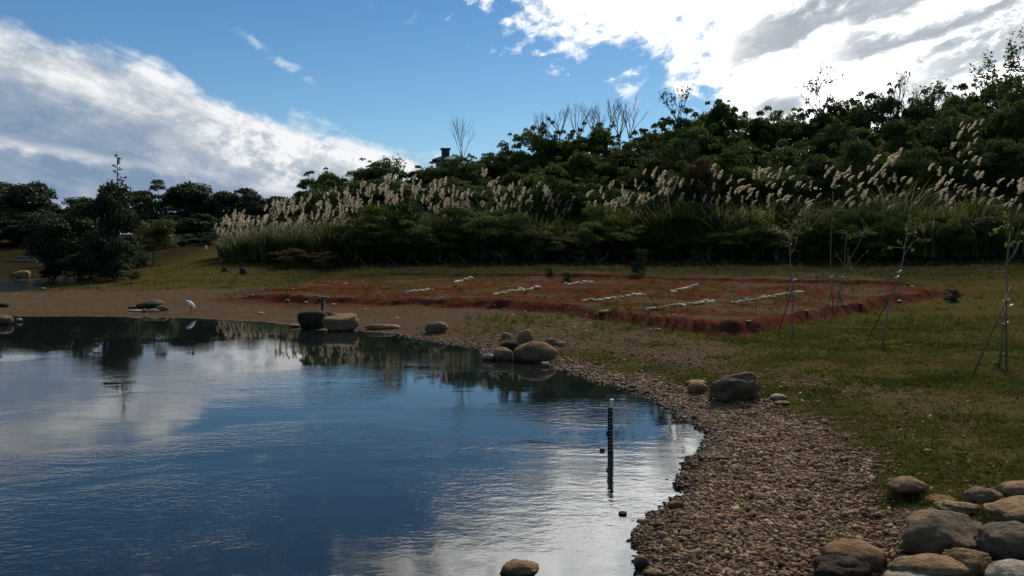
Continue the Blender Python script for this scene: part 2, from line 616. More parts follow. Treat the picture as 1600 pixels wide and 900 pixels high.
def hit(px, py):
    """where the view ray of a pixel meets ground or water"""
    r = ray(px, py)
    x = r[0] / r[1] * YS
    zr = CAM_H + r[2] / r[1] * YS
    g = np.maximum(terrain(x, YS), 0.0)
    i = np.argmax(zr < g)
    if not (zr < g).any(): i = len(YS) - 1
    if i > 0:
        a = zr[i - 1] - g[i - 1]; b = g[i] - zr[i]
        t = a / (a + b + 1e-9)
        y = YS[i - 1] + t * (YS[i] - YS[i - 1])
    else:
        y = YS[0]
    xx = r[0] / r[1] * y
    return np.array([xx, y, max(zat(xx, y), 0.0)])


def axis(lo, hi, fine, outer, g=1.25):
    a = list(np.arange(lo, hi + 1e-6, fine))
    s = fine
    while a[-1] < outer:
        s *= g; a.append(a[-1] + s)
    return a


xr = axis(0, 28, 0.2, 600)
xs = np.array(sorted(set([-v for v in xr if v > 0] + xr)))
ys = np.concatenate([np.array([-600, -300, -150, -80, -45, -25, -14, -8, -4, -1, 1, 2.5, 3.6]), np.arange(4.4, 24, 0.14), np.arange(24, 66, 0.12), np.arange(66, 84, 0.4),
                     np.arange(84, 140, 1.0), np.array([142, 150, 160, 185, 230, 320, 500, 900])])
GX, GY = np.meshgrid(xs, ys)
z, sd, df, dm, db, ef, em, eb = terrain(GX.ravel(), GY.ravel(), True)
X, Y = GX.ravel(), GY.ravel()


def grav_width(Y):
    return np.interp(Y, [4, 7.5, 9, 11, 13, 15, 18, 21, 24, 27, 30], [2.9, 2.35, 2.1, 2.05, 1.75, 1.35, 1.0, 0.9, 0.55, 0.3, 0.0])


def gravel_mask(X, Y, sd):
    wv = grav_width(Y) * np.where(X > -3.5, 1, 0)
    n = (fbm(X, Y, 1.1, 41) - 0.5) * 1.0
    n = n + (fbm(X, Y, 4.0, 43) - 0.5) * 0.7
    return sstep(0.55, -0.55, sd - wv + n * np.clip(wv, 0, 1) * 1.2) * sstep(-0.6, -0.1, sd)


gm = gravel_mask(X, Y, sd)
nz = fbm(X, Y, 0.7, 51)
# red earth: the cut faces of the terraces and spilled soil around them
redm = np.maximum.reduce([sstep(-1.1, 0.05, df) * (1 - sstep(0.15, 0.8, df)) * ef,
                          sstep(-0.6, 0.0, dm) * (1 - sstep(0.2, 0.9, dm)) * em * 0.85,
                          sstep(-0.9, 0.0, db) * (1 - sstep(0.5, 1.5, db)) * eb])
between = sstep(0, 0.3, df) * (1 - sstep(0, 0.3, db)) * np.maximum(ef, 0)
redm = np.maximum(redm, between * sstep(0.34, 0.56, fbm(X, Y, 0.55, 53, 4)) * 0.95)
redm = np.maximum(redm, 0.75 * sstep(-3.6, -0.2, df) * (1 - sstep(0, .3, df)) * (1 - sstep(-10, -1, X)) * sstep(-19.5, -15.5, X))
redm = np.maximum(redm, 0.5 * sstep(20.5, 22, X) * (1 - sstep(25, 28, X)) * sstep(41, 42, Y) * (1 - sstep(46, 48, Y)))
# grass: lawn at the right and far left, thin on the terraces
right_lawn = sstep(0.0, 2.0, sd - grav_width(Y)) * sstep(2.0, 9.5, X + (nz - .5) * 12 - (Y - 20) * 0.10) * (1 - sstep(-0.3, 0.1, df) * (1 - sstep(23, 25, X)))
left_lawn = (1 - sstep(-19.5, -15.5, X - (Y - 56) * 0.1)) * sstep(51, 57, Y + (nz - .5) * 5)
right_far = sstep(23, 26, X)
strip = sstep(0.1, 0.6, sd - grav_width(Y)) * (1 - sstep(1.2, 2.2, sd - grav_width(Y))) * sstep(1.0, 3.0, X) * (Y < 26) * 0.8
grassm = np.clip(np.maximum.reduce([right_lawn, left_lawn, right_far, strip, between * 0.34, sstep(0.3, 2, db) * 0.16 * np.ones_like(X)]), 0, 1)
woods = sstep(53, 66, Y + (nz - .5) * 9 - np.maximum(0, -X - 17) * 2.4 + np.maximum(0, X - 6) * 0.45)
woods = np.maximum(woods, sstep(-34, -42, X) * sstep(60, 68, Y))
nx, ny = len(xs), len(ys)
I = np.arange(nx * ny).reshape(ny, nx)
faces = np.stack([I[:-1, :-1], I[:-1, 1:], I[1:, 1:], I[1:, :-1]], -1).reshape(-1, 4)


def ground_mat(t, b, tc):
    o = tc.outputs['Object']
    n1 = t.noise(o, 0.9, 6, 0.6)
    n2 = t.noise(o, 6.0, 5, 0.6)
    n3 = t.noise(o, 28.0, 4, 0.6)
    n4 = t.noise(o, 2.2, 4, 0.55)
    dirt = t.ramp(t.add(t.mul(n2, 0.6), t.mul(n3, 0.4)), [(0.30, (0.030, 0.020, 0.012)), (0.52, (0.078, 0.054, 0.033)), (0.72, (0.142, 0.103, 0.066))])
    red = t.ramp(t.add(t.mul(n4, 0.5), t.mul(n3, 0.5)), [(0.30, (0.020, 0.008, 0.005)), (0.50, (0.066, 0.024, 0.014)), (0.72, (0.135, 0.056, 0.034))])
    gr = t.ramp(t.add(t.mul(n2, 0.5), t.mul(n3, 0.5)), [(0.30, (0.022, 0.023, 0.007)), (0.50, (0.048, 0.046, 0.014)), (0.70, (0.088, 0.076, 0.029))])
    gdry = t.mix(t.ss(n1, 0.40, 0.62), gr, t.mix(n3, (0.038, 0.025, 0.010), (0.090, 0.062, 0.026)))
    grav = t.ramp(t.voro(o, 24.0, 'F1', 0), [(0.0, (0.17, 0.125, 0.09)), (0.35, (0.115, 0.084, 0.06)), (0.62, (0.03, 0.022, 0.016))])
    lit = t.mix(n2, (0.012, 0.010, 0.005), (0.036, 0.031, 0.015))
    gmask = t.ss(t.add(t.attr('grass'), t.mul(t.sub(t.add(t.mul(n2, .6), t.mul(n4, .4)), 0.5), 1.9)), 0.32, 0.62)
    rmask = t.ss(t.add(t.attr('red'), t.mul(t.sub(t.add(t.mul(n2, .6), t.mul(n4, .4)), 0.5), 2.2)), 0.36, 0.66)
    vmask = t.ss(t.add(t.attr('gravel'), t.mul(t.sub(n3, 0.5), 0.5)), 0.35, 0.65)
    c = t.mix(gmask, dirt, gdry)
    c = t.mix(rmask, c, red)
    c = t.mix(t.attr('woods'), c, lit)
    c = t.mix(vmask, c, grav)
    wet = t.attr('wet')
    mx = t.n.new('ShaderNodeMix'); mx.data_type = 'RGBA'; mx.blend_type = 'MULTIPLY'
    t.put(mx.inputs[0], wet); t.put(mx.inputs[6], c); mx.inputs[7].default_value = (0.5, 0.47, 0.45, 1)
    t.l.new(mx.outputs[2], b.inputs['Base Color'])
    t.l.new(t.lin(wet, 0, 1, 1.0, 0.5), b.inputs['Roughness'])
    t.l.new(t.mul(wet, 0.3), b.inputs['Specular IOR Level'])
    bump(t, b, t.add(t.mul(n2, 0.7), t.mul(n3, 0.5)), 0.9, 0.06)


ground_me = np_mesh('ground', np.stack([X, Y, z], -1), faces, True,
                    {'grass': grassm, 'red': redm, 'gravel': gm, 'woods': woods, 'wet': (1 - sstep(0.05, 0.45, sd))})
ground = tag(ob('ground', ground_me, mat('ground_soil', ground_mat, 1.0, 0.0)), kind='structure')

# ------------------------------------------------------------------ water

def water_mat(t, b, tc):
    o = tc.outputs['Object']
    b.inputs['Base Color'].default_value = (0.007, 0.010, 0.010, 1)
    b.inputs['IOR'].default_value = 1.333
    b.inputs['Specular IOR Level'].default_value = 0.5
    b.inputs['Roughness'].default_value = 0.012
    r1 = t.noise(t.mapping(o, (0.55, 1.0, 1), (0, 0, R(14))), 5.5, 3, 0.5, 0.3)
    r2 = t.noise(t.mapping(o, (0.6, 1.0, 1), (0, 0, R(-22))), 13.0, 3, 0.55, 0.2)
    r3 = t.noise(t.mapping(o, (0.5, 1.0, 1), (0, 0, R(5))), 1.6, 2, 0.5)
    patch = t.ss(t.noise(t.mapping(o, (0.6, 1, 1)), 0.32, 3, 0.5, 0.5), 0.42, 0.62)
    amp = t.lin(patch, 0, 1, 0.10, 1.15)
    sep = t.n.new('ShaderNodeSeparateXYZ'); t.l.new(o, sep.inputs[0])
    shel = t.ss(sep.outputs[1], 24.0, 10.0)          # the far part lies in the lee of the bank
    shel = t.lin(shel, 0, 1, 0.14, 1.0)
    h = t.mul(t.add(t.mul(t.add(t.mul(r1, 0.55), t.mul(r2, 0.34)), amp), t.mul(r3, 0.25)), shel)
    bump(t, b, h, 1.0, 0.012)


wv = [(-600, -60, 0), (60, -60, 0), (60, 110, 0), (-600, 110, 0)]
water = tag(ob('water', np_mesh('water', wv, [(0, 1, 2, 3)]), mat('pond_water', water_mat, 0.012, 0.5)), kind='structure')

# the small pond beyond the spit lies a little higher and is ruffled by the wind
def ruffled_mat(t, b, tc):
    b.inputs['Base Color'].default_value = (0.012, 0.020, 0.030, 1)
    b.inputs['IOR'].default_value = 1.333
    n = t.noise(tc.outputs['Object'], 7.0, 3, 0.6)
    bump(t, b, n, 1.0, 1.3)


p2 = [PY(a, b_, (CAM_H - 0.14) / (-ray(a, b_)[2] / ray(a, b_)[1])) for a, b_ in [(-420, 436), (0, 438), (46, 438), (60, 452), (44, 460), (0, 462), (-420, 466)]]
p2m = bpy.data.meshes.new('water')
p2m.from_pydata([(q[0], q[1], 0.14) for q in p2], [], [tuple(reversed(range(len(p2))))])
p2m.update()
tag(ob('water', p2m, mat('ruffled_water', ruffled_mat, 0.12, 0.5)), kind='structure')

# ------------------------------------------------------------------ gravel pebbles

def ico(sub):
    bm = bmesh.new()
    bmesh.ops.create_icosphere(bm, subdivisions=sub, radius=1.0)
    v = np.array([q.co[:] for q in bm.verts])
    f = np.array([[q.index for q in p.verts] for p in bm.faces])
    bm.free()
    return v, f


def rot_mats(n, rs, tilt=0.35):
    a = rs.uniform(0, 2 * np.pi, n)
    tx, ty = rs.normal(0, tilt, n), rs.normal(0, tilt, n)
    ca, sa = np.cos(a), np.sin(a)
    Z0 = np.zeros(n); O1 = np.ones(n)
    Rz = np.stack([ca, -sa, Z0, sa, ca, Z0, Z0, Z0, O1], -1).reshape(n, 3, 3)
    Rx = np.stack([O1, Z0, Z0, Z0, np.cos(tx), -np.sin(tx), Z0, np.sin(tx), np.cos(tx)], -1).reshape(n, 3, 3)
    Ry = np.stack([np.cos(ty), Z0, np.sin(ty), Z0, O1, Z0, -np.sin(ty), Z0, np.cos(ty)], -1).reshape(n, 3, 3)
    return Rx @ Ry @ Rz


def scatter_pebbles():
    rs = np.random.RandomState(3)
    N = 860000
    x = rs.uniform(-6, 8.5, N); y = rs.uniform(6.0, 30, N)
    keep = rs.uniform(0, 1, N) < np.clip(1.25 - (y - 7) * 0.045, 0.16, 1)
    x, y = x[keep], y[keep]
    s = sdf_poly(x, y, shore)
    k = (s > -0.5) & (s < 3.6)
    x, y, s = x[k], y[k], s[k]
    zz, sd_, *_ = terrain(x, y, True)
    g = gravel_mask(x, y, sd_)
    edge = (sd_ < 0.0)
    prob = np.where(edge, 0.35 * np.exp(sd_ / 0.10), g ** 1.3)
    stray = (rs.uniform(0, 1, len(x)) < 0.03) & (s < 5)
    k = (rs.uniform(0, 1, len(x)) < prob * 0.95) | (stray & (sd_ > 0))
    x, y, zz, sd_ = x[k], y[k], zz[k], sd_[k]
    n = len(x)
    v, f = ico(1)
    v = v * (1 + rs.normal(0, 0.10, (len(v), 1)))
    size = np.exp(rs.normal(math.log(0.0155), 0.42, n)) * np.clip(1 + (y - 10) * 0.03, 0.95, 1.5)
    sc = np.stack([size * rs.uniform(0.9, 1.5, n), size * rs.uniform(0.7, 1.1, n), size * rs.uniform(0.4, 0.75, n)], -1)
    M = rot_mats(n, rs, 0.3)
    V = v[None] * sc[:, None, :] * (1 + rs.normal(0, 0.12, (n, len(v), 1)))
    V = np.einsum('nij,nkj->nki', M, V)
    z0 = zz + sc[:, 2] * 0.35
    V += np.stack([x, y, z0], -1)[:, None, :]
    Fc = f[None] + (np.arange(n) * len(v))[:, None, None]
    tint = np.repeat(rs.uniform(0, 1, n), len(v))
    wet = np.repeat(1 - sstep(0.0, 0.5, sd_ + rs.normal(0, 0.07, n)), len(v))
    return np_mesh('gravel', V.reshape(-1, 3), Fc.reshape(-1, 3), True, {'tint': tint, 'wet': wet}), n


def pebble_mat(t, b, tc):
    c = t.ramp(t.attr('tint'), [(0.0, (0.062, 0.036, 0.020)), (0.3, (0.150, 0.090, 0.050)), (0.6, (0.220, 0.140, 0.080)), (0.88, (0.28, 0.19, 0.115)), (1.0, (0.42, 0.33, 0.22))])
    n = t.noise(tc.outputs['Object'], 40, 3)
    c = t.mix(t.mul(n, 0.5), c, (0.09, 0.065, 0.045))
    mx = t.n.new('ShaderNodeMix'); mx.data_type = 'RGBA'; mx.blend_type = 'MULTIPLY'
    t.put(mx.inputs[0], t.attr('wet')); t.put(mx.inputs[6], c); mx.inputs[7].default_value = (0.36, 0.33, 0.33, 1)
    t.l.new(mx.outputs[2], b.inputs['Base Color'])
    t.l.new(t.lin(t.attr('wet'), 0, 1, 0.85, 0.35), b.inputs['Roughness'])


gme, npeb = scatter_pebbles()
tag(ob('gravel', gme, mat('pebble_stone', pebble_mat, 0.95, 0.03)),
    'brown and grey pebble gravel beach sloping into the pond', 'gravel', kind='stuff')

# ------------------------------------------------------------------ turf blades and litter

def scatter_grass():
    rs = np.random.RandomState(5)
    N = 660000
    y = 5.5 + 24 * rs.uniform(0, 1, N) ** 1.35
    x = rs.uniform(-0.05, 1.25, N) * y
    zz, sd_, df_, dm_, db_, ef_, em_, eb_ = terrain(x, y, True)
    gw = sd_ - grav_width(y)
    n0 = fbm(x, y, 0.7, 51)
    lawn = sstep(0.0, 2.0, gw) * sstep(2.0, 9.5, x + (n0 - .5) * 12 - (y - 20) * 0.10)
    lawn = np.maximum(lawn, sstep(-0.15, 0.2, gw) * (1 - sstep(0.9, 1.8, gw)) * (y < 24) * 0.75)
    patch = sstep(0.42, 0.64, fbm(x, y, 0.9, 61) * 0.55 + fbm(x, y, 4.5, 62) * 0.45)
    dens = lawn * (0.10 + 0.9 * patch) * (df_ < -0.05) * (gravel_mask(x, y, sd_) < 0.35)
    k = rs.uniform(0, 1, N) < dens * 0.66
    x, y, zz = x[k], y[k], zz[k]
    n = len(x)
    per = 3
    x = np.repeat(x, per) + rs.normal(0, 0.012, n * per); y = np.repeat(y, per) + rs.normal(0, 0.012, n * per); zz = np.repeat(zz, per)
    n *= per
    h = rs.uniform(0.018, 0.055, n) * (0.7 + 0.8 * fbm(x, y, 0.8, 65))
    w = rs.uniform(0.004, 0.008, n) * np.clip(y / 9, 0.9, 2.6)
    a = rs.uniform(0, 2 * np.pi, n); la = rs.uniform(0, 2 * np.pi, n)
    lean = rs.uniform(0.2, 1.2, n) * h
    p0 = np.stack([x - np.cos(a) * w, y - np.sin(a) * w, zz - 0.005], -1)
    p1 = np.stack([x + np.cos(a) * w, y + np.sin(a) * w, zz - 0.005], -1)
    p2 = np.stack([x + np.cos(la) * lean, y + np.sin(la) * lean, zz + h], -1)
    V = np.stack([p0, p1, p2], 1).reshape(-1, 3)
    tint = np.repeat(np.clip(fbm(x, y, 0.6, 67) * 0.8 + rs.normal(0, 0.18, n) + 0.05, 0, 1), 3)
    return np_mesh('grass', V, np.arange(n * 3).reshape(-1, 3), False, {'tint': tint}), n


def blade_mat(t, b, tc):
    c = t.ramp(t.attr('tint'), [(0.12, (0.034, 0.046, 0.009)), (0.36, (0.064, 0.084, 0.016)), (0.58, (0.104, 0.106, 0.027)), (0.85, (0.155, 0.116, 0.052))])
    t.l.new(c, b.inputs['Base Color'])
    leafy(t, b, c, 0.3)


def leafy(t, b, c, amount):
    """diffuse plus translucent leaf"""
    tr = t.n.new('ShaderNodeBsdfTranslucent')
    t.l.new(c, tr.inputs[0])
    mx = t.n.new('ShaderNodeMixShader')
    mx.inputs[0].default_value = amount
    out = [n for n in t.n if n.type == 'OUTPUT_MATERIAL'][0]
    t.l.new(b.outputs[0], mx.inputs[1])
    t.l.new(tr.outputs[0], mx.inputs[2])
    t.l.new(mx.outputs[0], out.inputs[0])


grme, nblade = scatter_grass()
tag(ob('grass', grme, mat('turf_blade', blade_mat, 0.9, 0.0)), 'short thin green and brown turf on the right bank', 'grass', kind='stuff')
print('pebbles', npeb, 'blades', nblade)

# ------------------------------------------------------------------ rocks

def rock_mat(name, c0, c1, c2, moss=0.0, rough=0.85, sc=1.0, spot=None):
    def f(t, b, tc):
        o = tc.outputs['Object']
        n1 = t.noise(o, 2.2 * sc, 6, 0.6, 0.4)
        n2 = t.noise(o, 14 * sc, 5, 0.65)
        n3 = t.noise(o, 60 * sc, 3, 0.6)
        c = t.ramp(t.add(t.mul(n1, 0.6), t.mul(n2, 0.4)), [(0.30, c0), (0.50, c1), (0.70, c2)])
        c = t.mix(t.mul(t.ss(n3, 0.55, 0.75), 0.35), c, (c0[0] * 0.6, c0[1] * 0.6, c0[2] * 0.6))
        vein = t.ss(t.m('ABSOLUTE', t.sub(t.noise(o, 3.1 * sc, 5, 0.6, 1.2), 0.5)), 0.0, 0.03)
        c = t.mix(t.mul(t.sub(1.0, vein), 0.45), c, c0)
        if moss > 0:
            sep = t.n.new('ShaderNodeSeparateXYZ'); t.l.new(o, sep.inputs[0])
            mm = t.mul(t.ss(t.noise(o, 3.3 * sc, 5, 0.65), 0.50, 0.66), moss)
            c = t.mix(mm, c, (0.040, 0.045, 0.020))
        if spot:
            c = t.mix(t.mul(t.ss(t.noise(o, 5 * sc, 6, 0.7), 0.58, 0.66), 0.8), c, spot)
        ge = t.n.new('ShaderNodeNewGeometry')
        sp3 = t.n.new('ShaderNodeSeparateXYZ'); t.l.new(ge.outputs['Position'], sp3.inputs[0])
        wl_ = t.ss(t.add(sp3.outputs[2], t.mul(t.sub(n2, 0.5), 0.06)), 0.10, 0.03)
        mx = t.n.new('ShaderNodeMix'); mx.data_type = 'RGBA'; mx.blend_type = 'MULTIPLY'
        t.put(mx.inputs[0], wl_); t.put(mx.inputs[6], c); mx.inputs[7].default_value = (0.42, 0.38, 0.33, 1)
        c = mx.outputs[2]
        t.l.new(t.lin(wl_, 0, 1, rough, 0.4), b.inputs['Roughness'])
        t.l.new(c, b.inputs['Base Color'])
        bump(t, b, t.add(t.add(t.mul(n2, 0.8), t.mul(n3, 0.25)), t.mul(n1, 1.0)), 1.0, 0.07)
    return mat(name, f, rough, 0.05)


M_TAN = rock_mat('rock_tan', (0.098, 0.061, 0.030), (0.247, 0.166, 0.091), (0.403, 0.293, 0.176))
M_BROWN = rock_mat('rock_brown', (0.078, 0.046, 0.024), (0.196, 0.121, 0.068), (0.324, 0.220, 0.135), 0.35)
M_GREY = rock_mat('rock_grey', (0.062, 0.044, 0.027), (0.163, 0.120, 0.078), (0.286, 0.221, 0.153), 0.3)
M_DARK = rock_mat('rock_dark', (0.018, 0.014, 0.011), (0.046, 0.036, 0.027), (0.115, 0.092, 0.068), 0.3)
M_SPECK = rock_mat('rock_speckled', (0.048, 0.037, 0.025), (0.114, 0.091, 0.065), (0.180, 0.148, 0.108), 0.3, spot=(0.24, 0.22, 0.19))
M_PALE = rock_mat('rock_pale', (0.172, 0.138, 0.098), (0.322, 0.276, 0.207), (0.437, 0.391, 0.310))
M_WHITE = rock_mat('rock_whitish', (0.36, 0.29, 0.18), (0.62, 0.53, 0.37), (0.78, 0.69, 0.51), sc=3)
M_OCHRE = rock_mat('rock_ochre', (0.095, 0.060, 0.030), (0.20, 0.135, 0.070), (0.30, 0.22, 0.13))
ICO = {k: ico(k) for k in (1, 2, 3, 4)}


def rock_mesh(name, w, d, h, seed, sub=4, rough=0.16, cuts=0, squareness=2.3, lean=0.0, taper=0.0, under=0.0):
    v, f = ICO[sub]
    rs = np.random.RandomState(seed)
    p = v.copy()
    e = 2.0 / squareness
    p = np.sign(p) * np.abs(p) ** e
    for _ in range(cuts):
        n = rs.normal(0, 1, 3); n[2] = abs(n[2]) * 0.8
        n /= np.linalg.norm(n)
        c = rs.uniform(0.50, 0.82)
        q = p @ n
        over = np.maximum(q - c, 0)
        p = p - over[:, None] * n * 0.93
    off = Vector((seed * 3.17, seed * 1.31, seed * 0.77))
    disp = np.array([mnoise.fractal(Vector(a) * 1.15 + off, 0.9, 2.1, 4) for a in p.tolist()])
    fine = np.array([mnoise.noise(Vector(a) * 5.0 + off) for a in p.tolist()]) if sub >= 3 else 0
    p = p * (1 + rough * disp + 0.02 * fine)[:, None]
    ridge = np.array([abs(mnoise.noise(Vector(a) * 2.1 + off * 1.7)) for a in p.tolist()]) if sub >= 3 else 0
    p = p * (1 - 0.5 * rough * ridge)[:, None] if sub >= 3 else p
    low = np.clip(0.25 - p[:, 2], 0, 1)
    p[:, 1] += under * low * (p[:, 1] < 0) * np.abs(p[:, 1])
    p[:, 0] *= 1 - under * 0.25 * low
    p[:, 0] += lean * p[:, 2]
    p[:, 2] *= 1 - taper * p[:, 0]
    p[:, 0] *= w / 2 / np.abs(p[:, 0]).max()
    p[:, 1] *= d / 2 / np.abs(p[:, 1]).max()
    p[:, 2] -= p[:, 2].min()
    p[:, 2] *= h / p[:, 2].max()
    return np_mesh(name, p, f, True)


def rock(px, py, wpx, hpx, material, label, seed, name='boulder', cat='boulder', group=None, dr=0.8, sub=4, rough=0.16, cuts=0,
         sq=2.3, lean=0.0, taper=0.0, rz=0.0, sink=0.22, lift=0.0, under=0.3):
    """px, py: middle of the foot as seen; wpx, hpx: seen size"""
    p = hit(px, py)
    k = p[1] / F
    w = wpx * k
    d = w * dr
    ang = math.atan2(CAM_H - p[2], p[1])
    h = max((hpx * k - 0.42 * d * math.sin(ang)) / math.cos(ang), 0.25 * hpx * k)
    h = h / (1 - sink)
    me = rock_mesh(name, w, d, h, seed, sub, rough * 1.6, cuts, sq, lean, taper, under)
    y = p[1] + d * 0.36
    x = p[0] * y / p[1]
    zb = min(p[2], max(zat(x, y), 0.0)) if lift == 0 else p[2]
    o = ob(name, me, material)
    o.location = (x, y, zb - sink * h + lift)
    o.rotation_euler = (0, 0, rz)
    return tag(o, label, cat, group)


G1 = 'boulders in the corner pile'
rock(1418, 784, 66, 38, M_BROWN, 'rounded brown boulder with dark underside alone on the grass beside the corner pile', 101, group=G1, sub=4, rough=0.10, sink=0.08, under=0.9)
rock(1470, 788, 54, 13, M_BROWN, 'thin flat mossy stone behind the two lobed slab', 102, group=G1, rough=0.10)
rock(1492, 808, 92, 26, M_TAN, 'long low two lobed tan slab at the back of the corner pile', 103, group=G1, rough=0.22, dr=0.5)
rock(1536, 791, 56, 30, M_GREY, 'small domed mossy boulder at the back of the corner pile', 104, group=G1, rough=0.10)
rock(1592, 786, 66, 36, M_TAN, 'domed tan boulder cut by the right frame edge, farthest back', 105, group=G1, rough=0.12)
rock(1598, 828, 112, 48, M_TAN, 'broad tan wedge shaped boulder at the right frame edge', 106, group=G1, rough=0.14, taper=-0.25)
rock(1478, 880, 150, 82, M_GREY, 'largest grey brown boulder with a sloping left side in the corner pile', 107, group=G1, rough=0.17, cuts=2, dr=0.7, lean=0.18)
rock(1578, 886, 122, 66, M_SPECK, 'dark boulder with pale speckles at the right of the corner pile', 108, group=G1, rough=0.12)
rock(1332, 902, 108, 56, M_BROWN, 'rounded dull brown boulder at the gravel edge of the corner pile', 109, group=G1, rough=0.09)
rock(1304, 925, 112, 54, M_DARK, 'craggy blackish boulder in front of the brown one beside the gravel', 110, group=G1, rough=0.20, cuts=4, dr=0.6)
rock(1456, 912, 146, 44, M_TAN, 'long smooth tan boulder lying along the bottom frame edge', 111, group=G1, rough=0.12, dr=0.5)
rock(1520, 905, 90, 46, M_OCHRE, 'ochre boulder with a sharp ridge wedged between the long tan one and the speckled one', 112, group=G1, rough=0.2, cuts=3, taper=0.3)
rock(1422, 925, 82, 34, M_PALE, 'pale grey boulder top just showing at the bottom frame edge', 113, group=G1, rough=0.08)
rock(1590, 928, 100, 50, M_PALE, 'smooth pale grey boulder in the bottom right corner', 114, group=G1, rough=0.07)
rock(812, 908, 66, 32, M_OCHRE, 'wet brown boulder poking out of the water at the bottom of the picture', 115, rough=0.13, sub=4, lean=0.2)
# the two-tone boulder on the gravel bank and its neighbours
G2 = 'stones around the big craggy bank boulder'
rock(1147, 634, 88, 56, M_GREY, 'big craggy boulder with a dark hollow face on the gravel bank', 121, rough=0.26, cuts=8, sq=3.3, dr=0.85, sink=0.08, under=0.55)
rock(1090, 615, 32, 20, M_OCHRE, 'round ochre stone touching the left side of the big craggy boulder', 122, 'stone', 'stone', G2, sub=3, rough=0.08)
rock(1088, 603, 38, 10, M_TAN, 'flat tan stone behind the round ochre one', 123, 'stone', 'stone', G2, sub=3, rough=0.1)
rock(1216, 626, 26, 11, M_PALE, 'larger of two flat pale stones right of the big craggy boulder', 124, 'stone', 'stone', G2, sub=3, rough=0.08)
rock(1222, 633, 26, 7, M_TAN, 'thinner of two flat stones right of the big craggy boulder', 125, 'stone', 'stone', G2, sub=3, rough=0.14)
rock(1168, 637, 26, 7, M_OCHRE, 'small ochre stone at the foot of the big craggy boulder', 126, 'stone', 'stone', G2, sub=3, rough=0.14)
# cluster at the near shore
G3 = 'boulders of the middle shore cluster'
rock(836, 566, 72, 34, M_BROWN, 'big smooth oval boulder at the waters edge in the middle cluster', 131, group=G3, rough=0.08, dr=0.65)
rock(785, 564, 32, 22, M_TAN, 'rounded pinkish boulder left of the big oval one at the waters edge', 132, group=G3, rough=0.09)
rock(763, 563, 24, 11, M_PALE, 'small flat pale stone at the left end of the middle cluster', 133, 'stone', 'stone', G3, sub=3, rough=0.1)
rock(797, 549, 36, 18, M_DARK, 'dark sloping boulder behind the pinkish one in the middle cluster', 134, group=G3, rough=0.14, cuts=2)
rock(818, 541, 30, 27, M_OCHRE, 'upright square ochre and white block at the back of the middle cluster', 135, group=G3, rough=0.14, cuts=4, sq=3.4, dr=0.6, sink=0.1)
rock(790, 530, 15, 11, M_TAN, 'small round stone back left of the upright ochre block', 136, 'stone', 'stone', G3, sub=3, rough=0.08)
rock(861, 540, 24, 12, M_TAN, 'wedge shaped tan stone behind the right end of the big oval boulder', 137, 'stone', 'stone', G3, sub=3, rough=0.14, cuts=2)
rock(877, 541, 14, 8, M_PALE, 'small pale stone at the right end of the middle cluster', 138, 'stone', 'stone', G3, sub=3, rough=0.08)
rock(853, 573, 15, 8, M_PALE, 'small triangular pale stone in front of the big oval boulder', 139, 'stone', 'stone', G3, sub=3, rough=0.1, cuts=3)
rock(803, 564, 9, 5, M_PALE, 'tiny pale stone between the pinkish and the big oval boulder', 140, 'stone', 'stone', G3, sub=2, rough=0.1)
rock(682, 521, 38, 19, M_GREY, 'lone grey domed boulder on the dark shore between the two clusters', 141, rough=0.11, lean=0.15)
# far shore block and its neighbour
G4 = 'boulders of the far shore pair'
rock(489, 514, 44, 30, M_DARK, 'black square block at the left of the far shore pair', 151, group=G4, rough=0.05, cuts=0, sq=5.0, dr=0.8, sink=0.05)
rock(533, 518, 58, 29, M_TAN, 'pale tan boulder leaning against the black square block', 152, group=G4, rough=0.13, cuts=2, dr=0.7, taper=0.2)
rock(513, 499, 14, 14, M_BROWN, 'small upright brown stone behind the black block and the tan boulder', 153, 'stone', 'stone', G4, sub=3, rough=0.1)
rock(527, 498, 16, 9, M_TAN, 'small tan stone showing above the tan boulder of the far pair', 156, 'stone', 'stone', G4, sub=3, rough=0.1)
rock(598, 515, 58, 9, M_TAN, 'long low tan slab right of the far shore pair', 154, 'stone', 'stone', G4, sub=3, rough=0.12, dr=0.3)
rock(461, 511, 16, 5, M_PALE, 'flat pale stone at the waters edge left of the black block', 155, 'stone', 'stone', G4, sub=3, rough=0.1)
# heap near the egret
G5 = 'stones of the heap beside the egret'
for (px, py, w, h, m_, lab, sd_) in [
        (240, 477, 34, 9, M_GREY, 'flat grey slab on top of the stone heap left of the egret', 161),
        (236, 483, 46, 12, M_DARK, 'broad dark slab in the middle of the stone heap left of the egret', 162),
        (253, 486, 20, 9, M_OCHRE, 'rounded ochre stone at the right end of the heap left of the egret', 163),
        (240, 488, 17, 6, M_PALE, 'pale oval stone at the front right of the heap left of the egret', 164),
        (226, 489, 9, 7, M_TAN, 'small upright tan stone at the front of the heap left of the egret', 165),
        (213, 488, 26, 5, M_PALE, 'thin whitish slab at the front left of the heap left of the egret', 166),
        (209, 483, 20, 6, M_BROWN, 'low brown stone at the left end of the heap left of the egret', 167)]:
    rock(px, py, w, h, m_, lab, sd_, 'stone', 'stone', G5, sub=3, rough=0.12, dr=0.6)
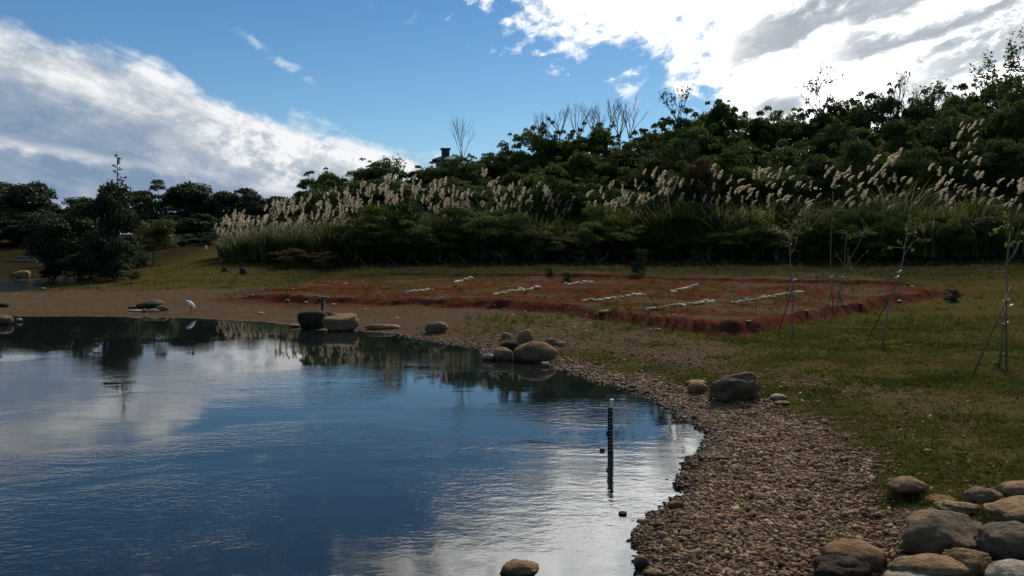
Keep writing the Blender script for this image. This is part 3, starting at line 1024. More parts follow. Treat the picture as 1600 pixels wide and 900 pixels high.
# left edge of the pond and the far left corner
rock(4, 508, 30, 16, M_GREY, 'grey boulder in the water at the left frame edge', 171, rough=0.08)
rock(30, 503, 9, 6, M_PALE, 'small round pale stone in the water right of the left edge boulder', 172, 'stone', 'stone', sub=3, rough=0.08)
rock(3, 480, 24, 7, M_DARK, 'dark flat rock on the spit at the left frame edge', 173, 'stone', 'stone', sub=3)
G6 = 'rocks by the second pond'
for (px, py, w, h, m_, lab, sd_) in [
        (37, 434, 22, 12, M_TAN, 'tan pointed rock on the far bank of the second pond', 181),
        (22, 432, 14, 7, M_GREY, 'grey rock left of the tan pointed one beyond the second pond', 182),
        (69, 444, 15, 8, M_TAN, 'tan rounded rock at the right end of the second pond', 183),
        (99, 443, 18, 13, M_TAN, 'larger of two tan rocks under the dark shrubs near the second pond', 184),
        (112, 445, 15, 11, M_BROWN, 'browner of two rocks under the dark shrubs near the second pond', 185),
        (67, 454, 11, 5, M_GREY, 'small grey rock on the spit by the second pond', 186)]:
    rock(px, py, w, h, m_, lab, sd_, 'stone', 'stone', G6, sub=3, rough=0.14)
# single shore stones
rock(1056, 796, 26, 14, M_BROWN, 'pinkish brown stone at the water line of the gravel beach', 191, 'stone', 'stone', sub=3, rough=0.12)
rock(1001, 890, 24, 22, M_GREY, 'wet grey stone in the shallows at the bottom of the gravel beach', 192, 'stone', 'stone', sub=3, rough=0.1)
rock(1021, 904, 30, 14, M_TAN, 'tan stone at the bottom frame edge on the gravel', 193, 'stone', 'stone', sub=3, rough=0.1)
rock(973, 805, 14, 6, M_DARK, 'small dark stone breaking the water below the depth gauge', 194, 'stone', 'stone', sub=3, rough=0.1)

# taller tufts packed round the boulders of the corner pile and dead leaves on the turf
def scatter_tufts():
    rs = np.random.RandomState(8)
    pts = []
    for o in list(col.objects):
        if o.get('group') in (G1, G2) or o.get('group') == G3:
            r = max(o.dimensions.x, 0.15) * 0.5
            if not o.data: continue
            vx = np.array([v.co[:] for v in o.data.vertices])
            r = (vx[:, 0].max() - vx[:, 0].min()) / 2
            n = int(70 * r / 0.3) if o.get('group') == G1 else int(25 * r / 0.3)
            a = rs.uniform(0, 2 * np.pi, n)
            q = r * rs.uniform(0.85, 1.25, n)
            pts.append(np.stack([o.location.x + np.cos(a) * q, o.location.y + np.sin(a) * q * 0.85], -1))
    pts = np.vstack(pts)
    zz, sd_, *_ = terrain(pts[:, 0], pts[:, 1], True)
    ok = (gravel_mask(pts[:, 0], pts[:, 1], sd_) < 0.3) & (sd_ > 0.2)
    pts, zz = pts[ok], zz[ok]
    per = 5
    x = np.repeat(pts[:, 0], per) + rs.normal(0, .02, len(pts) * per); y = np.repeat(pts[:, 1], per) + rs.normal(0, .02, len(pts) * per); zz = np.repeat(zz, per)
    n = len(x)
    h = rs.uniform(.04, .13, n); a = rs.uniform(0, 6.28, n); la = rs.uniform(0, 6.28, n); w = rs.uniform(.003, .006, n)
    p0 = np.stack([x - np.cos(a) * w, y - np.sin(a) * w, zz - .01], -1); p1 = np.stack([x + np.cos(a) * w, y + np.sin(a) * w, zz - .01], -1)
    p2 = np.stack([x + np.cos(la) * h * .6, y + np.sin(la) * h * .6, zz + h], -1)
    return np_mesh('grass_tufts', np.stack([p0, p1, p2], 1).reshape(-1, 3), np.arange(3 * n).reshape(-1, 3), False, {'tint': np.repeat(rs.uniform(0, .8, n), 3)})


tag(ob('grass_tufts', scatter_tufts(), grme.materials[0]), 'longer grass tufts growing round the boulders', 'grass', kind='stuff')


def scatter_far_tufts():
    rs = np.random.RandomState(18)
    N = 150000
    y = rs.uniform(26, 84, N); x = rs.uniform(-0.75, 0.95, N) * y
    zz, sd_, df_, dm_, db_, ef_, em_, eb_ = terrain(x, y, True)
    inside = (df_ > 0.2) & (db_ < -0.2) & (x > -17) & (x < 23)
    back = ((db_ > 0.3) & (x > -15)) | (x > 25) | ((x < -15) & (y > 52))
    dens = np.where(inside, 0.06, np.where(back, 0.17, np.where((sd_ > 1.5) & (x > -2), 0.10, 0.0))) * sstep(0.35, 0.65, fbm(x, y, 0.5, 81)) * 1.6
    face = (np.abs(df_ - 0.3) < 0.4) | (np.abs(db_ - 0.2) < 0.4)
    dens = np.where(face, dens * 0.35, dens) * (sd_ > 0.8)
    k = rs.uniform(0, 1, N) < dens
    x, y, zz = x[k], y[k], zz[k]
    per = 8
    big = np.repeat(np.exp(rs.normal(0, .45, len(x))), per)
    tint0 = np.repeat(rs.uniform(0.05, 1, len(x)), per)
    x = np.repeat(x, per) + rs.normal(0, .07, len(x) * per); y = np.repeat(y, per) + rs.normal(0, .07, len(y) * per); zz = np.repeat(zz, per)
    n = len(x)
    h = rs.uniform(.05, .17, n) * big; a = rs.uniform(-.6, .6, n); la = rs.uniform(0, 6.28, n); w = rs.uniform(.010, .022, n)
    p0 = np.stack([x - np.cos(a) * w, y - np.sin(a) * w, zz - .02], -1); p1 = np.stack([x + np.cos(a) * w, y + np.sin(a) * w, zz - .02], -1)
    p2 = np.stack([x + np.cos(la) * h * .7, y + np.sin(la) * h * .7, zz + h], -1)
    return np_mesh('weeds', np.stack([p0, p1, p2], 1).reshape(-1, 3), np.arange(3 * n).reshape(-1, 3), False, {'tint': np.repeat(np.clip(tint0 + rs.normal(0, .1, n), 0, 1), 3)})


tag(ob('weeds', scatter_far_tufts(), grme.materials[0]), 'weeds and grass tufts on the terraces and the slope behind', 'weeds', kind='stuff')


def scatter_litter():
    rs = np.random.RandomState(9)
    N = 13000
    y = 6 + 26 * rs.uniform(0, 1, N) ** 1.2; x = rs.uniform(0.05, 1.1, N) * y
    zz, sd_, df_, *_ = terrain(x, y, True)
    k = (sd_ > grav_width(y) * 0.8) & (df_ < 0.2) & (fbm(x, y, 0.5, 71) > rs.uniform(0.25, 0.75, N))
    P_ = np.stack([x[k], y[k], zz[k] + .022], -1); n = len(P_)
    nn = rs.normal(0, .35, (n, 3)) + np.array([0, 0, 1]); nn /= np.linalg.norm(nn, axis=1, keepdims=True)
    L = rs.uniform(.03, .085, n)
    V, Fc = leaf_quads(P_, nn, L, L * .5, rs)
    return np_mesh('leaf_litter', V, Fc, False, {'tint': np.repeat(rs.uniform(0, 1, n), 4)})


def litter_mat(t, b, tc):
    t.l.new(t.ramp(t.attr('tint'), [(0.0, (0.05, 0.028, 0.014)), (0.4, (0.12, 0.072, 0.034)), (0.75, (0.20, 0.135, 0.060)), (1.0, (0.34, 0.27, 0.15))]), b.inputs['Base Color'])


# small stones share meshes
SMALL = [rock_mesh('pale_stone', 1, 0.8, 0.45, 300 + i, 2, 0.2, 1, 2.3) for i in range(6)]
SMALLB = [m.copy() for m in SMALL]
for m_ in SMALL: m_.materials.append(M_WHITE)
for m_ in SMALLB: m_.materials.append(M_TAN)


def small_stone(px, py, wpx, label, group, pale=True, hs=1.0):
    p = hit(px, py)
    s = wpx * p[1] / F
    o = ob('pale_stone' if pale else 'stone', random.choice(SMALL if pale else SMALLB))
    o.scale = (s, s * random.uniform(0.8, 1.2), s * random.uniform(0.75, 1.1) * hs)
    o.rotation_euler = (random.uniform(-.15, .15), random.uniform(-.15, .15), random.uniform(0, 6.28))
    o.location = (p[0], p[1], p[2] - 0.10 * s)
    return tag(o, label, 'stone', group)


rows = [((775, 461), (842, 449), 15, 'pale edging stone of the left middle terrace row', 'pale stones of the left middle row'),
        ((912, 472), (1006, 461), 21, 'pale edging stone of the long row in the centre of the terraces', 'pale stones of the long centre row'),
        ((1008, 484), (1114, 472), 22, 'pale edging stone of the nearest row above the front red bank', 'pale stones of the nearest row'),
        ((1050, 457), (1088, 446), 10, 'pale edging stone of the short row behind the centre rows', 'pale stones of the short back row'),
        ((885, 446), (922, 441), 9, 'pale edging stone of the farthest row by the back bank', 'pale stones of the farthest row'),
        ((636, 458), (674, 453), 9, 'pale edging stone of the faint left terrace row', 'pale stones of the faint left row'),
        ((1145, 474), (1252, 457), 18, 'pale edging stone of the broken row at the terraces right', 'pale stones of the broken right row'),
        ((713, 443), (734, 436), 6, 'pale edging stone of the tiny row near the back bank', 'pale stones of the tiny row')]
for (a, b_, n, lab, grp) in rows:
    for i in range(n):
        t_ = i / (n - 1)
        px = a[0] + (b_[0] - a[0]) * t_ + random.uniform(-1.5, 1.5)
        py = a[1] + (b_[1] - a[1]) * t_ + random.uniform(-1.2, 1.2)
        small_stone(px, py, random.uniform(8, 13), lab, grp)
loose = [(940, 488, 15), (934, 491, 9), (948, 486, 9), (772, 494, 8), (802, 492, 6), (858, 509, 10), (851, 513, 9), (915, 518, 10), (921, 505, 7), (918, 499, 7), (897, 512, 7),
         (980, 509, 8), (985, 510, 7), (1030, 515, 9), (899, 495, 6), (884, 515, 7), (1052, 493, 8), (820, 487, 5), (500, 468, 8), (478, 473, 8), (521, 476, 6), (450, 470, 9),
         (408, 490, 11), (620, 497, 7), (560, 494, 6), (1170, 503, 8), (1260, 486, 7), (1320, 479, 8), (1345, 476, 7), (1404, 470, 9), (1420, 445, 8), (1425, 448, 8), (1185, 490, 6),
         (590, 446, 6), (540, 443, 6), (523, 442, 5), (640, 441, 5), (566, 440, 6), (690, 465, 6), (735, 470, 5)]
def loose_label(px):
    where = ('at the left end of the terraces' if px < 470 else 'behind the far shore pair' if px < 600 else 'between the lone boulder and the terraces' if px < 760 else
             'behind the middle cluster' if px < 900 else 'below the centre stone rows' if px < 1010 else 'by the near terrace corner' if px < 1200 else 'on the right arm of the terraces')
    return 'small loose stone on bare soil ' + where, 'loose stones ' + where


for i, (px, py, w) in enumerate(loose):
    small_stone(px, py, w, *loose_label(px), pale=(i % 3 != 0), hs=0.8)
for i in range(46):
    px = random.uniform(350, 1200)
    t_ = random.random()
    py = 452 + t_ * 50 - abs(px - 900) * 0.01
    small_stone(px, py, random.uniform(2.5, 5), *loose_label(px), pale=random.random() < .5)
for i in range(30):
    px = random.uniform(1120, 1420); py = random.uniform(640, 840)
    small_stone(px, py, random.uniform(4, 8), 'small loose stone in the turf ' + ('nearer the corner pile' if py > 735 else 'nearer the big craggy boulder'), 'loose stones in the turf ' + ('near' if py > 735 else 'far'), pale=random.random() < .25)

# ------------------------------------------------------------------ plant materials

def leaf_mat(name, c0, c1, c2, trans=0.42, rough=0.55):
    def f(t, b, tc):
        oi = t.n.new('ShaderNodeObjectInfo')
        v = t.add(t.mul(t.attr('tint'), 0.75), t.mul(oi.outputs['Random'], 0.25))
        c = t.ramp(v, [(0.1, c0), (0.5, c1), (0.9, c2)])
        t.l.new(c, b.inputs['Base Color'])
        leafy(t, b, c, trans)
    return mat(name, f, rough, 0.10)


def bark_mat(name, c0, c1):
    def f(t, b, tc):
        o = t.mapping(tc.outputs['Object'], (1, 1, 0.25))
        n = t.noise(o, 9, 5, 0.65)
        c = t.mix(n, c0, c1)
        t.l.new(c, b.inputs['Base Color'])
        bump(t, b, n, 0.6, 0.03)
    return mat(name, f, 0.9, 0.2)


L_EVER = leaf_mat('leaf_evergreen', (0.024, 0.038, 0.012), (0.054, 0.081, 0.022), (0.115, 0.149, 0.035))
L_DARK = leaf_mat('leaf_dark', (0.016, 0.027, 0.014), (0.030, 0.046, 0.019), (0.049, 0.070, 0.027), 0.2)
L_SHRUB = leaf_mat('leaf_shrub', (0.031, 0.050, 0.011), (0.070, 0.106, 0.019), (0.126, 0.156, 0.030), 0.5)
L_YELLOW = leaf_mat('leaf_yellow_green', (0.043, 0.054, 0.014), (0.084, 0.096, 0.026), (0.138, 0.138, 0.042), 0.35)
L_RUSSET = leaf_mat('leaf_russet', (0.050, 0.024, 0.013), (0.094, 0.050, 0.026), (0.132, 0.083, 0.044), 0.25)
L_REED = leaf_mat('leaf_reed', (0.047, 0.068, 0.019), (0.088, 0.115, 0.032), (0.155, 0.155, 0.061), 0.35)
L_PLUME = leaf_mat('plume_fluff', (0.46, 0.40, 0.28), (0.60, 0.53, 0.40), (0.72, 0.66, 0.53), 0.5, 0.9)
B_BARK = bark_mat('bark_brown', (0.030, 0.024, 0.018), (0.085, 0.070, 0.054))
B_PALE = bark_mat('bark_pale', (0.09, 0.072, 0.052), (0.26, 0.22, 0.17))
B_TWIG = bark_mat('bark_twig', (0.05, 0.045, 0.04), (0.12, 0.105, 0.09))
B_STAKE = bark_mat('stake_wood', (0.075, 0.052, 0.032), (0.15, 0.105, 0.065))


def leaf_quads(P, Nrm, L, W, rs):
    """pointed leaf: two triangles folded on the midrib"""
    n = len(P)
    r = rs.normal(0, 1, (n, 3))
    a = np.cross(Nrm, r); a /= np.linalg.norm(a, axis=1, keepdims=True) + 1e-9
    b = np.cross(Nrm, a)
    L = L[:, None]; W = W[:, None]
    v0 = P - a * L * 0.5
    v1 = P + b * W * 0.5 + Nrm * W * 0.12
    v2 = P + a * L * 0.5 - Nrm * L * 0.12
    v3 = P - b * W * 0.5 + Nrm * W * 0.12
    V = np.stack([v0, v1, v2, v3], 1).reshape(-1, 3)
    return V, np.arange(n * 4).reshape(-1, 4)


def crown(seed, lobes, leaves, leaf, shape='round', lobe_r=(0.20, 0.36), sprigs=0):
    """crown in a unit frame: radius 1 across, from z=0 to z=1 (times aspect by scale). returns mesh, lobe centres"""
    rs = np.random.RandomState(seed)
    cs, rr = [], []
    while len(cs) < lobes:
        p = rs.uniform(-1, 1, 3)
        if shape == 'round':
            if p @ p > 1 or p @ p < 0.12: continue
        elif shape == 'cone':
            hgt = (p[2] + 1) / 2
            if math.hypot(p[0], p[1]) > (1 - hgt) * 0.95 + 0.12: continue
        elif shape == 'flat':
            if p[0] ** 2 + p[1] ** 2 > 1 or p[2] < -0.2 + 0.8 * (p[0] ** 2 + p[1] ** 2 - 1) or p[2] > 1 - 0.9 * (p[0] ** 2 + p[1] ** 2): continue
        r = rs.uniform(*lobe_r)
        cs.append(p * (1 - r * 0.8)); rr.append(r)
    core = len(cs)
    for _ in range(sprigs):
        p = rs.normal(0, 1, 3); p[2] = abs(p[2]) * 1.2 + 0.2; p /= np.linalg.norm(p)
        cs.append(p * rs.uniform(0.86, 1.05)); rr.append(rs.uniform(0.06, 0.13))
    lobes = len(cs)
    cs = np.array(cs); rr = np.array(rr)
    pick = rs.choice(lobes, leaves, p=rr ** 2 / (rr ** 2).sum())
    d = rs.normal(0, 1, (leaves, 3)); d /= np.linalg.norm(d, axis=1, keepdims=True)
    d[:, 2] = np.where(d[:, 2] < -0.25, -d[:, 2] * 0.7, d[:, 2])
    rad = rr[pick] * (1 - 0.35 * rs.uniform(0, 1, leaves) ** 2 + rs.normal(0, 0.07, leaves))
    P = cs[pick] + d * rad[:, None] * np.array([1.1, 1.1, 0.8])
    nrm = d + rs.normal(0, 0.55, (leaves, 3)) + np.array([0, 0, 0.3])
    nrm /= np.linalg.norm(nrm, axis=1, keepdims=True)
    L = leaf * rs.uniform(0.7, 1.35, leaves)
    V, Fc = leaf_quads(P, nrm, L, L * rs.uniform(0.4, 0.6, leaves), rs)
    tint = np.clip(rs.uniform(0, 1, lobes)[pick] * 0.6 + rs.uniform(0, 1, leaves) * 0.4, 0, 1)
    V[:, 2] = (V[:, 2] + 1) / 2
    cs = cs.copy(); cs[:, 2] = (cs[:, 2] + 1) / 2
    return np_mesh('crown', V, Fc, False, {'tint': np.repeat(tint, 4)}), cs, rr


def trunk_for(cs, seed, base=-0.55, r=0.045, n=9):
    rs = random.Random(seed)
    mb = MB()
    top = Vector((rs.uniform(-.1, .1), rs.uniform(-.1, .1), 0.62))
    b0 = Vector((0, 0, base))
    mid = b0.lerp(top, 0.5) + Vector((rs.uniform(-.05, .05), rs.uniform(-.05, .05), 0))
    mb.tube([b0, b0.lerp(mid, .5), mid, mid.lerp(top, .5), top], [r * 1.4, r * 1.05, r * .85, r * .6, r * .25], 7)
    for c in random.Random(seed).sample(list(range(len(cs))), min(n, len(cs))):
        p = Vector(cs[c])
        t_ = min(max(p.z - 0.35, -0.1), 0.45)
        s = b0.lerp(top, (t_ - base) / (0.62 - base))
        q = s.lerp(p, .5) + Vector((0, 0, -0.05))
        mb.tube([s, q, p], [r * .45, r * .3, r * .1], 5)
    return mb.mesh('trunk')


class Kind:
    def __init__(self, n, seeds, lobes, leaves, leaf, leafmat, barkmat, shape='round', lobe_r=(0.2, 0.36), base=-0.55, r=0.045, limbs=9, sprigs=0):
        self.items = []
        for s in seeds:
            cm, cs, rr = crown(s, lobes, leaves, leaf, shape, lobe_r, sprigs)
            cm.materials.append(leafmat)
            tm = trunk_for(cs, s, base, r, limbs)
            tm.materials.append(barkmat)
            self.items.append((cm, tm))
        self.name = n
        self.base = base

    def place(self, name, label, cat, group, px, py_top, Y, wpx, i=None, ground=None, crown_frac=0.75, rz=None, names=('crown', 'trunk')):
        top = PY(px, py_top, Y)
        zb = zat(top[0], Y) if ground is None else ground
        H = max(top[2] - zb, 0.8)
        ch = H * crown_frac
        w = wpx * Y / F
        cm, tm = random.choice(self.items) if i is None else self.items[i % len(self.items)]
        e = empty(name, (top[0], Y, zb), random.uniform(0, 6.28) if rz is None else rz)
        sc = (w / 2, w / 2 * random.uniform(0.9, 1.1), ch)
        for nm, me in ((names[0], cm), (names[1], tm)):
            o = ob(nm, me, None, e)
            o.location = (0, 0, H - ch)
            o.scale = sc
            if nm == names[1]:
                o.scale = (sc[0], sc[1], ch)
        return tag(e, label, cat, group)


K_EVER = Kind('evergreen', (1, 2, 3, 4, 5), 44, 19000, 0.064, L_EVER, B_BARK, lobe_r=(0.15, 0.38), sprigs=14)
L_OLIVE = leaf_mat('leaf_olive', (0.028, 0.044, 0.010), (0.058, 0.086, 0.018), (0.105, 0.140, 0.030), 0.45)
K_OLIVE = Kind('olive', (6, 7, 8), 34, 13000, 0.085, L_OLIVE, B_BARK, lobe_r=(0.12, 0.34), sprigs=10)
K_DARK = Kind('dark', (11, 12, 13), 36, 10000, 0.09, L_DARK, B_BARK, lobe_r=(0.2, 0.36))
K_FLAT = Kind('flat', (21, 22), 24, 5000, 0.07, L_DARK, B_BARK, 'flat', (0.12, 0.24))
K_SHRUB = Kind('shrub', (31, 32, 33, 34), 30, 8500, 0.07, L_SHRUB, B_BARK, lobe_r=(0.2, 0.38), base=-0.1, r=0.03, limbs=6)
K_DSHRUB = Kind('dshrub', (35, 36), 26, 4500, 0.09, L_DARK, B_BARK, lobe_r=(0.2, 0.38), base=-0.1, r=0.03, limbs=6)
K_YELLOW = Kind('yshrub', (41, 42), 24, 4500, 0.09, L_YELLOW, B_PALE, lobe_r=(0.2, 0.38), base=-0.3, r=0.03, limbs=8)
K_RUSSET = Kind('russet', (51, 52), 22, 2600, 0.085, L_RUSSET, B_TWIG, lobe_r=(0.2, 0.34), base=-0.1, r=0.02, limbs=9)
K_CONE = Kind('cone', (61, 62), 40, 5500, 0.07, L_DARK, B_BARK, 'cone', (0.1, 0.2), base=-0.12, r=0.05, limbs=12)
K_SPARSE = Kind('sparse', (71, 72, 73), 26, 1500, 0.10, L_EVER, B_BARK, lobe_r=(0.10, 0.22), limbs=18)

tag(ob('leaf_litter', scatter_litter(), mat('dead_leaf', litter_mat, 0.95, 0.02)), 'dead leaves scattered over the right bank', 'leaf litter', kind='stuff')

# ------------------------------------------------------------------ wood on the hill
sky_pts = [(440, 310), (455, 290), (505, 262), (525, 285), (540, 285), (565, 250), (600, 243), (640, 262), (665, 255), (690, 243), (715, 240), (740, 241), (780, 228), (825, 200), (850, 192), (880, 205),
           (920, 192), (945, 195), (965, 207), (1000, 207), (1030, 190), (1060, 175), (1130, 157), (1155, 175), (1190, 175), (1240, 165), (1290, 165), (1310, 152), (1350, 142),
           (1395, 142), (1420, 165), (1450, 138), (1480, 128), (1530, 138), (1560, 118), (1600, 105), (1700, 95)]


def sky_y(px):
    return float(np.interp(px, [p[0] for p in sky_pts], [p[1] for p in sky_pts]))


def seg_label(px):
    if px < 660: return 'left of the roof turret'
    if px < 820: return 'around the roof turret'
    if px < 1010: return 'below the bare grey twigs'
    if px < 1180: return 'under the cloud edge'
    if px < 1400: return 'below the slanting tree'
    return 'at the right frame edge'


# skyline row
for px, w in [(507, 62), (585, 78), (655, 64), (700, 70), (728, 60), (752, 70), (790, 60), (836, 62), (880, 70), (925, 66), (972, 80), (1020, 72), (1070, 74), (1125, 72), (1178, 66), (1230, 80), (1285, 76),
              (1325, 66), (1372, 78), (1425, 60), (1462, 80), (1515, 80), (1570, 80), (1630, 90)]:
    Y = random.uniform(104, 114)
    random.choice([K_EVER, K_EVER, K_OLIVE]).place('evergreen_tree', 'dark bushy evergreen skyline tree ' + seg_label(px), 'tree', 'skyline trees ' + seg_label(px), px, sky_y(px) + random.uniform(-2, 5), Y, w * 1.35, crown_frac=0.85)
# middle row
for i in range(21):
    px = 530 + i * 54 + random.uniform(-14, 14)
    Y = random.uniform(89, 97)
    random.choice([K_EVER, K_OLIVE]).place('evergreen_tree', 'evergreen tree half way down the slope ' + seg_label(px), 'tree', 'slope trees ' + seg_label(px), px, sky_y(px) + random.uniform(22, 52), Y, random.uniform(90, 125), crown_frac=0.95)
# lower row
for i in range(20):
    px = 560 + i * 56 + random.uniform(-16, 16)
    Y = random.uniform(81, 86)
    random.choice([K_EVER, K_EVER, K_OLIVE]).place('evergreen_tree', 'low evergreen tree behind the plumed grass ' + seg_label(px), 'tree', 'foot trees ' + seg_label(px), px, max(sky_y(px) + random.uniform(62, 95), 215), Y, random.uniform(85, 115), crown_frac=0.98)
K_RUSSET.place('russet_tree', 'olive brown half dry tree among the plumes under the cloud edge', 'tree', None, 1102, 236, 78.5, 74, crown_frac=0.8, names=('crown', 'trunk'))
K_YELLOW.place('yellow_green_tree', 'yellowish green rounded tree crown below the skyline under the cloud edge', 'tree', None, 1155, 205, 90, 64, 0)

# ragged open treetops that break the skyline
for i in range(18):
    px = 800 + i * 46 + random.uniform(-16, 16)
    K_SPARSE.place('open_treetop_tree', 'ragged open topped tree on the skyline ' + seg_label(px), 'tree', 'ragged skyline trees ' + seg_label(px), px, sky_y(px) - random.uniform(2, 16), random.uniform(104, 112), random.uniform(40, 62), crown_frac=0.5)

# ------------------------------------------------------------------ left background trees
LW = [(20, 266, 92, 90, K_DARK, 'tall dark rounded tree at the left frame edge'),
      (-40, 258, 95, 110, K_DARK, 'tall dark tree just cut by the left frame edge'),
      (78, 312, 100, 80, K_DARK, 'low dark tree right of the tall left edge tree'),
      (128, 306, 100, 80, K_DARK, 'low dark tree left of the sparse conifer'),
      (250, 274, 96, 84, K_FLAT, 'airy flat topped tree right of the sparse conifer'),
      (225, 290, 100, 90, K_DARK, 'dark tree under the airy flat topped one'),
      (300, 282, 99, 80, K_DARK, 'dark spreading tree in the middle of the far left wood'),
      (345, 281, 97, 80, K_DARK, 'broad dark tree in the far left wood above the lawn end'),
      (392, 286, 96, 70, K_DARK, 'dark tree at the right of the far left wood'),
      (425, 300, 94, 56, K_DARK, 'lower dark tree at the right end of the far left wood'),
      (465, 292, 85, 56, K_DARK, 'small dark tree left of the pointed skyline tree'),
      (505, 290, 60, 80, K_EVER, 'green tree behind the left plumed mound'),
      (560, 285, 58, 84, K_EVER, 'green tree behind the upright plumes left of the turret'),
      (615, 278, 57, 84, K_EVER, 'green tree just left of and below the roof turret'),
      (455, 318, 56, 70, K_DARK, 'low dark tree behind the middle of the left plumed mound'),
      (535, 310, 54, 80, K_DARK, 'low dark tree between the mound and the upright plumes'),
      (320, 330, 88, 90, K_DARK, 'dark understorey tree above the far end of the lawn'),
      (380, 335, 84, 90, K_DARK, 'dark understorey tree behind the left plumed grass'),
      (275, 332, 90, 80, K_DARK, 'dark understorey tree behind the round olive shrub'),
      (40, 330, 88, 90, K_DARK, 'dark understorey tree above the stone steps'),
      (100, 330, 86, 90, K_DARK, 'dark understorey tree right of the stone steps'),
      (-30, 335, 88, 90, K_DARK, 'dark understorey tree left of the stone steps')]
for px, pt, Y, w, K, lab in LW:
    K.place('broadleaf_tree', lab, 'tree', 'trees of the far left wood', px, pt, Y + 36, w * 1.35, crown_frac=0.99)
# dark clump on the spit
K_DARK.place('dark_shrub_tree', 'tall blackish bushy tree standing on the spit left of the lawn', 'tree', 'blackish trees on the spit', 178, 280, 67, 98, 0, crown_frac=1.0)
K_DARK.place('dark_shrub_tree', 'broad olive tree left of the tall blackish one on the spit', 'tree', 'blackish trees on the spit', 120, 304, 71, 150, 1, crown_frac=1.0)
K_DARK.place('dark_shrub_tree', 'lower dark tree at the left end of the spit trees', 'tree', 'blackish trees on the spit', 90, 318, 75, 92, 2, crown_frac=1.0)
K_DARK.place('dark_shrub_tree', 'low blackish bush at the right foot of the tall blackish tree', 'tree', 'blackish trees on the spit', 176, 352, 65, 82, 2, crown_frac=1.1)
K_DSHRUB.place('dark_shrub', 'low dark shrub overhanging the tan rocks near the second pond', 'shrub', 'low dark shrubs by the second pond', 128, 390, 67, 74, 0, crown_frac=0.99, names=('foliage', 'stem'))
K_DSHRUB.place('dark_shrub', 'low dark shrub at the end of the second pond', 'shrub', 'low dark shrubs by the second pond', 82, 408, 70, 46, 1, crown_frac=0.99, names=('foliage', 'stem'))
K_DSHRUB.place('dark_shrub', 'small dark shrub at the right foot of the blackish trees', 'shrub', 'low dark shrubs by the second pond', 158, 412, 64, 40, 0, crown_frac=0.99, names=('foliage', 'stem'))
K_YELLOW.place('round_shrub', 'rounded olive green shrub with pale forked stems beside the lawn', 'shrub', None, 238, 330, 84, 92, 1, crown_frac=0.86, names=('foliage', 'stem'))
K_YELLOW.place('lawn_bush', 'small yellowish bush at the near left corner of the lawn', 'shrub', None, 204, 418, 62, 40, 0, crown_frac=0.9, names=('foliage', 'stem'))

for px, pt, Y, w, lab in [(30, 345, 93, 60, 'dark shrub behind the top of the far stone steps'), (110, 350, 72, 48, 'dark shrub right of the far stone steps'),
                          (140, 345, 62, 80, 'dark shrub filling the gap between the two spit trees'), (205, 372, 60, 56, 'dark shrub between the blackish tree and the round olive shrub'),
                          (285, 362, 86, 60, 'dark shrub under the far wood behind the round olive shrub'), (325, 366, 86, 50, 'dark shrub at the far end of the lawn'),
                          (258, 366, 84, 50, 'dark shrub just right of the round olive shrub'), (100, 368, 58, 84, 'dark shrub above the second pond'), (140, 388, 55.5, 70, 'dark shrub low in front of the two spit trees'), (-14, 350, 92, 40, 'dark shrub left of the far stone steps'),
                          (-40, 345, 90, 60, 'dark shrub cut by the left frame edge'), (355, 352, 84, 60, 'dark shrub directly behind the left plumed mound')]:
    K_DSHRUB.place('dark_shrub', lab, 'shrub', 'dark shrubs under the left wood', px, pt, Y * 1.3 if Y > 60 else Y * 1.22, w * 1.2, None, crown_frac=0.99, names=('foliage', 'stem'))

# ------------------------------------------------------------------ shrubs along the foot of the bank

def base_y(px):                  # seen height of the shrub foot
    return float(np.interp(px, [340, 430, 520, 700, 1000, 1300, 1620], [405, 408, 412, 410, 409, 407, 406]))


def shrub_seg(px):
    if px < 560: return 'behind the russet bushes'
    if px < 760: return 'left part of the bank'
    if px < 960: return 'middle of the bank'
    if px < 1200: return 'right of the bank middle'
    if px < 1400: return 'behind the staked saplings'
    return 'at the bank right end'


for row, (dy, n, lo, hi) in enumerate([(0, 34, 322, 366), (2.5, 26, 300, 345)]):
    for i in range(n):
        px = 545 + i * (1090 / (n - 1)) + random.uniform(-14, 14)
        p = hit(px, base_y(px))
        Y = p[1] + 1.2 + dy + random.uniform(-0.4, 0.8)
        K = random.choice([K_SHRUB, K_SHRUB, K_YELLOW, K_SHRUB, K_YELLOW]) if row == 0 else random.choice([K_SHRUB, K_SHRUB, K_DSHRUB])
        K.place('bank_shrub', ('leafy green shrub at the bank foot, ' if row == 0 else 'taller dark shrub among the plumes, ') + shrub_seg(px), 'shrub',
                ('front bank shrubs ' if row == 0 else 'rear bank shrubs ') + shrub_seg(px), px, random.uniform(lo, hi), Y, random.uniform(62, 100), crown_frac=0.98, names=('foliage', 'stem'))
for px, pt, w, lab in [(452, 385, 62, 'russet brown low bush at the left end of the bank, left of two'), (507, 392, 60, 'russet brown low bush at the left end of the bank, right of two')]:
    p = hit(px, 419)
    K_RUSSET.place('russet_bush', lab, 'shrub', 'russet bushes', px, pt, p[1] + 0.8, w, crown_frac=0.98, names=('foliage', 'stem'))
for px, pt, w, lab in [(1000, 378, 25, 'small dark upright bush on the bare slope in the middle'), (886, 428, 14, 'tiny dark bush behind the farthest stone row'), (858, 424, 14, 'tiny dark bush left of the one behind the farthest stone row'),
                       (1488, 450, 26, 'small dark tuft at the right corner of the red terraces')]:
    p = hit(px, {1000: 430, 886: 441, 858: 434, 1488: 473}[px])
    K_DSHRUB.place('small_bush', lab, 'shrub', None, px, pt, p[1] + 0.2, w * 1.3, crown_frac=1.22, names=('foliage', 'stem'))

# ------------------------------------------------------------------ plumed silvergrass

